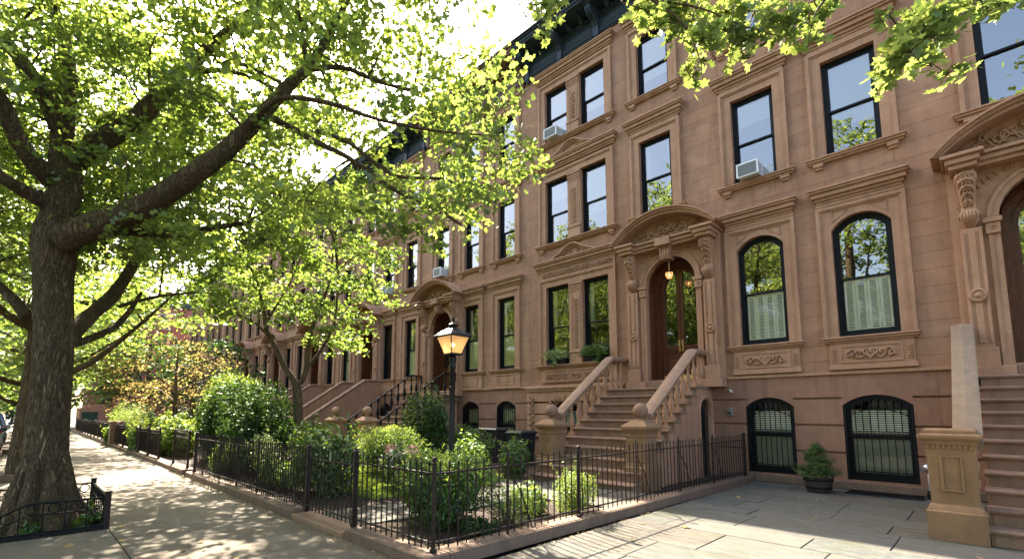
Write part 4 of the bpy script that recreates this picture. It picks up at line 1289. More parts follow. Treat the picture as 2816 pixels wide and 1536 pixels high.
# one picket, copied along each fence
pk_ = MB(); pk_.tube([(0,0,.02), (0,0,.93)], .0095, 'brown_iron', 8); pk_.lathe([(.0095, 0), (.013, .01), (.010, .03), (.001, .055)], (0,0,.925), 'brown_iron', 8)
PICK = pk_.mesh('picket')
def post_mesh(h=1.0, r=.028, ball=True):
    b = MB()
    b.box(-r, r, -r, r, -.02, h, 'brown_iron', .005)
    b.box(-r-.012, r+.012, -r-.012, r+.012, 0, .04, 'brown_iron', .006)
    if ball: b.lathe([(.03, 0), (.034, .01), (.012, .02), (.028, .04), (.032, .055), (.024, .075), (.001, .088)], (0,0,h), 'brown_iron', 12)
    else: b.stack([(r+.012, 0), (r+.014, .02), (r*.6, .035), (.002, .07)], (0,0,h), 'brown_iron')
    return b.mesh('post')
POST = post_mesh(.94, .019)
POSTB = post_mesh(.97, .026, False)
def fence(label, p0, p1, n, posts, h0=.125, rails=(.10, .84), group='iron picket fences of the front garden', skew=False, mids=()):
    f = empty('iron_fence', (p0[0], p0[1], h0)); tag(f, label, 'fence', group)
    dx, dy = p1[0]-p0[0], p1[1]-p0[1]; L = math.hypot(dx, dy)
    for z in rails:
        b = MB(); pts = [(dx*t/24, dy*t/24, z+random.uniform(-.003, .003)) for t in range(25)]
        b.tube(pts, .0125, 'brown_iron', 6); place('rail', b.mesh('rail'), f)
    for k in range(n):
        t = (k+.6)/n
        o = place('picket', PICK, f, (dx*t, dy*t, random.uniform(-.006, .006)), random.uniform(0, .6))
        o.rotation_euler.x = random.gauss(0, .006); o.rotation_euler.y = random.gauss(0, .006)
    for t, me in posts: place('post', me, f, (dx*t, dy*t, 0), math.atan2(dy, dx))
    for t in mids:
        b = MB(); b.tube([(0,0,-.01), (0,0,1.0)], .013, 'brown_iron', 8); b.lathe([(.016,0),(.022,.02),(.012,.03),(.018,.05),(.001,.08)], (0,0,.96), 'brown_iron', 8)
        b.tube([(0,0,.78), (.02,.22,.5), (.03,.42,.02)], .009, 'brown_iron', 6); place('brace', b.mesh('brace'), f, (dx*t, dy*t, 0))
    return f
fence('dark iron picket fence running from the corner post back to the stoop house', (-4.43, 3.27), (-4.28, 12.3), 70, [(0, POST), (.285, POST), (.995, POSTB)], mids=(.125, .46, .63, .8))
fence('short iron picket fence along the sidewalk between corner post and gate', (-6.18, 3.25), (-4.47, 3.265), 14, [(.0, POSTB)], mids=())
fence('iron picket garden gate hanging above the worn step', (-7.68, 3.25), (-6.24, 3.25), 12, [(-.02, POSTB)], h0=.12, rails=(.09, .80), group='iron picket fences of the front garden')
fence('long iron picket fence left of the gate, entwined with shrubs', (-14.5, 3.22), (-7.8, 3.25), 62, [(.0, POSTB)], mids=(.12, .5, .32, .68))
# ornate narrow gate panel and the plainer panels beyond
g = empty('iron_gate', (-17.35, 3.3, .13)); tag(g, 'small ornate iron gate panel with a curled top rail', 'gate')
for x in (0, 1.75): place('post', POSTB, g, (x, 0, 0))
b = MB()
for z in (.1, .78, .92): b.tube([(0,0,z), (1.75,0,z)], .012, 'brown_iron', 6)
for k in range(12):
    x = .1+k*.14; b.tube([(x,0,.1), (x,0,.92)], .008, 'brown_iron', 5)
    b.tube([(x+.07+.05*math.cos(t*.63), 0, .85+.05*math.sin(t*.63)) for t in range(11)], .006, 'brown_iron', 4)
    b.tube([(x+.06*math.cos(t*.35), 0, .92+.07*math.sin(t*.35)) for t in range(10)], .007, 'brown_iron', 4)
place('gate_panel', b.mesh('gate_panel'), g)
PAN = MB()
for z in (.08, .8, .9): PAN.tube([(0,0,z), (1.85,0,z)], .013, 'brown_iron', 6)
for k in range(18): PAN.tube([(.1+k*.1,0,.08), (.1+k*.1,0,.88)], .008, 'brown_iron', 5)
for k in range(2): PAN.box(.05+.9*k, .85+.9*k, .02, .03, .1, .55, 'bin_wood')
PANM = PAN.mesh('fence_panel')
k = 0
xx = -21.2
while xx > -54:
    f = empty('iron_fence', (xx, 3.27, .12)); tag(f, 'dark iron fence panel on the far kerb' if k else 'dark iron fence panel nearest the small ornate gate', 'fence', 'dark iron fence panels down the street')
    place('fence_panel', PANM, f); place('post', POSTB, f, (0,0,0)); place('post', POSTB, f, (1.85,0,0)); xx -= 1.95; k += 1
m = MB(); m.stack([(.26, 0), (.26, .95), (.30, .97), (.30, 1.05), (.2, 1.1)], (-30.2, 3.35, .1), 'coping_stone'); tag(m.build('stone_pillar'), 'low grey stone pillar between the far fence panels', 'pillar')
# tree pit guard
pg = empty('tree_guard', (-9.05, .98, 0)); tag(pg, 'low iron tree guard with ring frieze round the big trunk', 'tree guard')
def guard_rail(x0, y0, x1, y1, slope=False):
    b = MB(); L = math.hypot(x1-x0, y1-y0); n = max(2, int(L/.2)); ux, uy = (x1-x0)/L, (y1-y0)/L
    T = lambda s: (.42 if not slope else (.42 if s < L*.62 else .42-.26*(s-L*.62)/(L*.38)))
    P = lambda s, z: (x0+ux*s, y0+uy*s, z)
    b.tube([P(L*i/10, T(L*i/10)+.02) for i in range(11)], .014, 'black_iron', 6)
    b.tube([P(L*i/10, T(L*i/10)-.13) for i in range(11)], .009, 'black_iron', 5); b.tube([P(0, .06), P(L, .06)], .012, 'black_iron', 6)
    for k in range(n):
        s = L*(k+.5)/n; b.tube([P(s-L/n/2, .03), P(s-L/n/2, T(s-L/n/2)+.02)], .008, 'black_iron', 5)
        r = .062; b.tube([P(s+r*math.cos(a*PI/7), T(s)-.055+r*math.sin(a*PI/7)) for a in range(15)], .008, 'black_iron', 5)
    b.box(min(x0,x1)-.03, max(x0,x1)+.03, min(y0,y1)-.03, max(y0,y1)+.03, -.02, .05, 'black_iron', .008)
    place('guard_rail', b.mesh('guard_rail'), pg)
guard_rail(0, 0, 0, -1.32, True); guard_rail(0, 0, -1.95, 0); guard_rail(-1.95, 0, -1.95, -1.32)
for p in ((0, 0), (-1.95, 0)):
    b = MB(); b.box(-.035, .035, -.035, .035, -.01, .5, 'brown_iron', .008); b.box(-.045, .045, -.045, .045, .5, .52, 'brown_iron', .006); place('post', b.mesh('post'), pg, (p[0], p[1], 0))
m = MB(); 
for p in PITS:
    vs = []; nx, ny = 16, 12
    for j in range(ny+1):
        for i in range(nx+1): vs.append((p[0]+(p[1]-p[0])*i/nx, -.36+1.38*j/ny, -.02+random.uniform(0, .035)))
    m.add(vs, [(j*(nx+1)+i, j*(nx+1)+i+1, (j+1)*(nx+1)+i+1, (j+1)*(nx+1)+i) for j in range(ny) for i in range(nx)], 'soil', True)
tag(m.build('tree_pit_soil'), kind='structure')
for i, p in enumerate(PITS[1:3]):
    b = MB(); b.box(p[0], p[1], .98, 1.04, -.02, .17, 'kerb_stone', .01); b.box(p[1]-.06, p[1], -.36, .98, -.02, .17, 'kerb_stone', .01)
    tag(b.build('pit_edging'), ['dark stone edging of the planted tree pit behind the big trunk', 'dark stone edging of the farther planted tree pit'][i], 'edging')

# ================================================================== STREET LAMP
lp = empty('street_lamp', (-6.35, 5.02, .03)); tag(lp, 'old style iron garden lamp post with glowing four-sided lantern', 'street lamp')
I = 'lamp_iron'
b = MB(); b.lathe([(.11, 0), (.11, .05), (.08, .12), (.06, .2), (.052, .3), (.047, .5), (.045, 1.6), (.043, 2.33), (.055, 2.34), (.055, 2.37), (.045, 2.39), (.05, 2.43), (.062, 2.48), (.062, 2.52), (.05, 2.53), (.045, 2.56)], (0,0,0), I, 20); place('post', b.mesh('post'), lp)
b = MB(); b.tube([(-.15, .15, 2.0), (.15, -.15, 2.0)], .009, I, 8); b.sphere((-.155, .155, 2.0), .018, I, 10, 8); b.sphere((.155, -.155, 2.0), .018, I, 10, 8); place('ladder_bar', b.mesh('ladder_bar'), lp)
zb, zt, rb_, rt = 2.575, 2.86, .105, .195
AZ = math.radians(0)
fr = MB(); fr.stack([(rb_+.02, -.02), (rb_+.02, .0)], (0,0,zb), I)
for k in range(4):
    a = AZ+PI/4+k*PI/2; c0 = (math.cos(a)*rb_*1.414, math.sin(a)*rb_*1.414, zb); c1 = (math.cos(a)*rt*1.414, math.sin(a)*rt*1.414, zt)
    fr.tube([c0, c1], .0105, I, 6)
    a2 = a+PI/2; d0 = (math.cos(a2)*rb_*1.414, math.sin(a2)*rb_*1.414, zb); d1 = (math.cos(a2)*rt*1.414, math.sin(a2)*rt*1.414, zt)
    fr.tube([c0, d0], .009, I, 5); fr.tube([c1, d1], .011, I, 5)
place('lantern_frame', fr.mesh('lantern_frame'), lp)
rf = MB(); rf.stack([(rt+.018, -.01), (rt+.035, .0), (rt+.037, .018), (rt+.01, .045), (.15, .09), (.095, .135), (.07, .15)], (0,0,zt), I)
rf.lathe([(.065, .14), (.06, .175), (.085, .185), (.095, .195), (.07, .22), (.03, .235), (.02, .245), (.014, .27), (.026, .285), (.03, .305), (.02, .335), (.001, .37)], (0,0,zt), I, 18); place('lantern_roof', rf.mesh('lantern_roof'), lp)
for k in range(4):
    a = AZ+PI/4+k*PI/2; a2 = a+PI/2; s = .985
    gp = MB(); gp.add([(math.cos(a)*rb_*1.414*s, math.sin(a)*rb_*1.414*s, zb+.01), (math.cos(a2)*rb_*1.414*s, math.sin(a2)*rb_*1.414*s, zb+.01), (math.cos(a2)*rt*1.414*s, math.sin(a2)*rt*1.414*s, zt-.01), (math.cos(a)*rt*1.414*s, math.sin(a)*rt*1.414*s, zt-.01)], [(0,1,2,3)], 'lamp_glass'); place('lantern_glass', gp.mesh('lantern_glass'), lp)
bl = MB(); bl.sphere((0,0,zb+.15), .034, 'lamp_bulb', 14, 10); place('bulb', bl.mesh('bulb'), lp)
# lantern hanging in the doorway
hl = empty('hanging_lantern', (DX, FY-.16, 5.42)); tag(hl, 'small amber glass lantern hanging in the arched doorway', 'lantern')
b = MB(); b.tube([(0,0,.12), (0,0,.52)], .008, 'brass', 6); b.lathe([(.03, .13), (.07, .11), (.115, .085), (.12, .075)], (0,0,0), 'lamp_iron', 16)
for k in range(8):
    a = k*PI/4; b.tube([(.11*math.cos(a), .11*math.sin(a), .075), (.115*math.cos(a), .115*math.sin(a), .0), (.07*math.cos(a), .07*math.sin(a), -.1), (0,0,-.125)], .006, 'lamp_iron', 4)
place('lantern_frame', b.mesh('lantern_frame'), hl)
b = MB(); b.lathe([(.105, .07), (.108, .0), (.064, -.095), (.01, -.115)], (0,0,0), 'lamp_glass', 16); place('lantern_glass', b.mesh('lantern_glass'), hl)
b = MB(); b.sphere((0,0,0), .028, 'lamp_bulb', 12, 8); place('bulb', b.mesh('bulb'), hl)

# ================================================================== SMALL THINGS
def aircon(x, z, w, h, label, d=.32):
    o = empty('air_conditioner', (x, FY, z)); tag(o, label, 'air conditioner', 'window air conditioners')
    b = MB(); W = 'white_plastic'
    b.box(-w/2, w/2, -d, .2, .02, h, W, .012)
    b.box(-w/2-.008, w/2+.008, -d-.01, -d+.03, .01, .035, W); b.box(-w/2-.008, w/2+.008, -d-.012, -d+.03, h-.03, h+.008, W); b.box(-w/2-.008, -w/2+.03, -d-.012, -d+.03, .03, h-.03, W); b.box(w/2-.03, w/2+.008, -d-.012, -d+.03, .03, h-.03, W)
    place('casing', b.mesh('casing'), o)
    g = MB(); g.box(-w/2+.03, w/2-.03, -d-.004, -d+.01, .035, h-.03, 'grille_grey')
    for k in range(9): g.box(-w/2+.03, w/2-.03, -d-.01, -d-.004, .05+k*(h-.09)/9, .056+k*(h-.09)/9, 'grille_grey')
    for s in (0, 1):
        for k in range(5): g.box((w/2-.001) if s else (-w/2-.004), (w/2+.004) if s else (-w/2+.001), -d+.06, -.06, .07+k*.05, .085+k*.05, 'grille_grey')
    place('grille', g.mesh('grille'), o)
    c = MB(); 
    for k in range(18):
        for s in (-1, 1):
            x0 = s*(w/2+.002+k*.012)
            if abs(x0) < .45: c.box(x0-.002, x0+.002, .19+.006*(k % 2), .2+.006*(k % 2), .02, h, W)
    c.box(-.45, -w/2, .2, .205, .02, h, W); c.box(w/2, .45, .2, .205, .02, h, W)
    place('side_curtain', c.mesh('side_curtain'), o)
aircon(wa-.08, Z2+.05, .50, .36, 'white window air conditioner in the right house, above an arched parlour window')
aircon(pairs[0]-.02, Z3+.03, .55, .36, 'white window air conditioner in the top left paired window')
aircon(-16.72, Z2+.04, .52, .38, 'white window air conditioner above the doorway behind the lamp')
aircon(-21.16, Z2+.04, .52, .38, 'white window air conditioner in the house with solid stoop walls')
# window boxes
def leafy(name, pts, size, mat, parent=None, shape=SH_OVAL, up=(0,0,1), spread=.9, loc=(0,0,0)):
    return place(name, leaf_mesh(name, pts, size, mat, shape, up=up, spread=spread), parent, loc)
for i, x in enumerate(pairs):
    o = empty('window_box', (x, FY-.06, Z1+.0)); tag(o, ['black window box with yellow green trailing plant, left parlour window', 'black window box with dark green plant, right parlour window of the pair'][i], 'window box', 'window boxes')
    b = MB(); b.box(-.42, .42, -.08, .08, .0, .17, 'window_black', .01); b.box(-.44, .44, -.095, .095, .15, .18, 'window_black', .006); b.box(-.4, .4, -.07, .07, .165, .172+.012, 'soil'); place('trough', b.mesh('trough'), o)
    n = 900; t = rng.uniform(-1, 1, n)
    p = np.column_stack([t*.48, rng.normal(-.08, .11, n), +.17+.36*rng.uniform(0, 1, n)*(1-.5*t*t)+.03*np.sin(t*9)])
    q = np.column_stack([rng.normal(.02 if i == 0 else .2, .07, 90), rng.normal(-.14, .03, 90), rng.uniform(-.08, .2, 90)])
    leafy('foliage', np.concatenate([p, q]), .075, 'leaf_variegated' if i == 0 else 'leaf_mid', o)
# potted conifer
o = empty('potted_shrub', (-2.66, 11.72, 0)); tag(o, 'small bushy conifer in a barrel pot on the patio by the house wall', 'potted plant')
b = MB(); b.lathe([(.20, 0), (.215, .02), (.255, .2), (.275, .30), (.285, .31), (.285, .34), (.25, .34), (.245, .31), (.1, .3)], (0,0,0), 'barrel', 26)
b.lathe([(.233, .08), (.241, .085), (.249, .11), (.243, .115)], (0,0,0), 'black_iron', 26); b.lathe([(.266, .235), (.272, .24), (.278, .265), (.27, .27)], (0,0,0), 'black_iron', 26); place('pot', b.mesh('pot'), o)
b = MB(); b.lathe([(.24, 0), (.2, .01), (.001, .02)], (0,0,.30), 'soil', 16); b.tube([(0,0,.3), (.01,0,.7)], [.02, .01], 'bark', 6); place('stem', b.mesh('stem'), o)
p = []
for k in range(150):       # little branchlets round a ragged cone
    h = random.random()**1.2; a = random.uniform(0, 2*PI); rr = (.37*(1-h)**.7+.04)*random.uniform(.6, 1.25)
    c_ = np.array((rr*math.cos(a), rr*math.sin(a), .36+h*.62)); m_ = 64
    t_ = rng.uniform(0, 1, m_)[:,None]
    p.append(c_*np.array((1,1,1))*1.0 - t_*np.array((c_[0]*.5, c_[1]*.5, .06)) + rng.normal(0, .022, (m_,3)))
p = np.concatenate(p)
place('foliage', leaf_mesh('foliage', p, .05, 'leaf_mid', SH_NEEDLE, up=(0,0,.3), spread=1.2), o)
# rubber door mat / vent grating at the window
o = empty('cellar_grating', (-1.62, 12.05, 0)); tag(o, 'flat black grating mat on the bluestone under the right basement window', 'grating')
b = MB(); b.box(-.62, .62, -.2, .2, .004, .02, 'rubber', .004)
for k in range(22): b.box(-.58+k*.053, -.56+k*.053, -.17, .17, .02, .034, 'black_iron')
for y in (-.17, 0, .16): b.box(-.6, .6, y, y+.015, .02, .038, 'black_iron')
place('bars', b.mesh('bars'), o)
# standpipe behind the pier
o = empty('standpipe', (-.92, 12.2, 0)); tag(o, 'small grey metal standpipe by the wall behind the stone pier', 'standpipe')
b = MB(); b.tube([(0,.35,.62), (0,0,.6), (0,0,.2), (0,0,0)], .04, 'galvanised', 10); b.sphere((-.02,-.04,.58), .085, 'galvanised', 16, 10); b.tube([(-.02,-.04,.58), (-.1,-.14,.55)], .05, 'galvanised', 10); place('valve', b.mesh('valve'), o)
b = MB(); b.lathe([(.07, 0), (.07, .1), (.05, .16)], (0,0,0), 'black_iron', 10); place('base', b.mesh('base'), o)
# wall intercom + little camera
o = MB(); o.box(-.055, .055, -.06, .0, 0, .17, 'grille_grey', .012); o.box(-.03, .03, -.07, -.06, .03, .09, 'black_iron', .004); o.box(-.06, .06, -.09, .0, .16, .185, 'galvanised', .006)
tag(o.build('mail_box', None, (-4.68, FY, 1.55)), 'small grey metal box on the basement wall beside the arched gate', 'wall box')
o = MB(); o.tube([(0,0,0), (0,-.06,0)], .02, 'white_plastic', 8); o.tube([(0,-.05,0), (.06,-.12,-.03), (.08,-.14,-.04)], .027, 'white_plastic', 10)
tag(o.build('security_camera', None, (-4.66, FY, 2.18)), 'tiny white security camera on the basement wall', 'camera')
# bins
def bin_(x, y, w, d, h, mat, label, slats=False):
    o = empty('rubbish_bin', (x, y, .03)); tag(o, label, 'bin')
    b = MB()
    if slats:
        b.box(-w/2+.03, w/2-.03, -d/2+.03, d/2-.03, 0, h-.06, mat)
        for k in range(9):
            xx = -w/2+(k+.1)*w/9; b.box(xx, xx+w/9*.7, -d/2, -d/2+.03, .02, h-.07, mat, .004); b.box(w/2-.03, w/2, -d/2+(k+.1)*d/9, -d/2+(k+.8)*d/9, .02, h-.07, mat, .004)
    else: b.stack([(w/2*.82, 0), (w/2*.97, h-.1), (w/2, h-.09), (w/2, h-.06)], (0,0,0), mat, d/w)
    place('body', b.mesh('body'), o)
    l = MB(); l.stack([(w/2+.03, h-.06), (w/2+.04, h-.045), (w/2+.03, h-.01), (w/2-.03, h+.03)], (0,0,0), 'bin_black', d/w)
    l.tube([(-w/2+.1, -d/2-.03, h-.02), (0, -d/2-.06, h-.01), (w/2-.1, -d/2-.03, h-.02)], .012, 'bin_black', 6); place('lid', l.mesh('lid'), o)
bin_(-11.55, 10.9, .85, .7, 1.06, 'bin_wood', 'dark slatted bin cupboard against the neighbour basement window', True)
bin_(-10.35, 10.9, .62, .66, 1.0, 'bin_black', 'black wheelie bin left of the ball-topped newel')
bin_(-9.2, 11.3, .55, .6, .98, 'bin_black', 'black wheelie bin tucked behind the stone stoop')

# ================================================================== CARS
def car(x, y, rz, paint_, L, label, suv=True):
    o = empty('parked_car', (x, y, -.15), rz); tag(o, label, 'car', 'cars parked along the street')
    H = 1.72 if suv else 1.45; W = .92
    prof = [(-L/2, .45), (-L/2+.02, .75), (-L/2+.12, .98), (-L/2+.3, 1.05 if suv else .95), (-L/2+.62, H-.06), (-L/2+1.1, H), (.2, H), (.75, H-.1), (1.35, 1.06), (L/2-.35, .95), (L/2-.05, .78), (L/2, .5), (L/2-.05, .28), (-L/2+.05, .28)]
    b = MB()
    def inset(p): return W if p[1] < 1.0 else W-.22*(p[1]-1.0)/(H-1.0)-.03
    n = len(prof)
    vs = [(p[0], -inset(p), p[1]) for p in prof]+[(p[0], inset(p), p[1]) for p in prof]
    b.add(vs, [(i, n+i, n+(i+1) % n, (i+1) % n) for i in range(n)], paint_, True)
    b.add(vs, [list(range(n)), list(range(2*n-1, n-1, -1))], paint_)
    place('body', b.mesh('body'), o)
    g = MB()
    for s in (-1, 1):
        def sp(x_, z_): return (x_, s*((W-.22*(z_-1.0)/(H-1.0)-.03)+.004), z_)
        for q in ([(-L/2+.55, 1.08), (-.35, 1.08), (-.35, H-.1), (-L/2+.8, H-.1)], [(-.28, 1.08), (1.1, 1.08), (.68, H-.14), (-.28, H-.1)]):
            g.add([sp(*p) for p in q], [(0,1,2,3) if s < 0 else (3,2,1,0)], 'car_glass')
    for (xa, za, xb, zb) in ((-L/2+.33, 1.1, -L/2+.60, H-.1), (1.28, 1.1, .80, H-.14)):
        d = -.012 if xa < 0 else .012
        g.add([(xa+d, -.68, za), (xa+d, .68, za), (xb+d, .6, zb), (xb+d, -.6, zb)], [(0,1,2,3)], 'car_glass')
    place('window_glass', g.mesh('window_glass'), o)
    for sx in (-L/2+.85, L/2-.9):
        for s in (-1, 1):
            wv = MB(); prof_ = [(.001, -.11), (.2, -.12), (.33, -.115), (.34, -.08), (.34, .08), (.33, .115), (.2, .1), (.001, .08)]
            tm = MB(); tm.lathe(prof_, (0,0,0), 'rubber', 22)
            wv.merge(tm, Matrix.Rotation(PI/2*s, 4, 'X')); w_ = place('wheel', wv.mesh('wheel'), o, (sx, s*(W-.1), .34))
            rm = MB(); t2 = MB(); t2.lathe([(.21, .0), (.2, .02), (.06, .005), (.001, .02)], (0,0,.105), 'galvanised', 16); rm.merge(t2, Matrix.Rotation(PI/2*s if s < 0 else -PI/2*-1, 4, 'X')); place('rim', rm.mesh('rim'), w_)
    for s in (-1, 1):
        t_ = MB(); t_.box(-L/2-.01, -L/2+.14, s*.62, s*.9, .86, 1.06, 'tail_red', .02); place('tail_light', t_.mesh('tail_light'), o)
        t_ = MB(); t_.box(L/2-.22, L/2-.03, s*.55, s*.86, .66, .8, 'white_plastic', .02); place('headlight', t_.mesh('headlight'), o)
        t_ = MB(); t_.box(.85, 1.05, s*.93, s*1.12, 1.02, 1.18, paint_, .03); place('wing_mirror', t_.mesh('wing_mirror'), o)
    return o
car(-26.6, -1.42, PI, 'car_dark', 4.7, 'dark parked car nearest the big tree trunk')
car(-32.4, -1.38, PI, 'car_silver', 4.6, 'silver parked estate car with a red tail light behind the trunk')
car(-38.6, -1.36, PI, 'car_blue', 4.8, 'blue parked SUV farthest down the kerb')

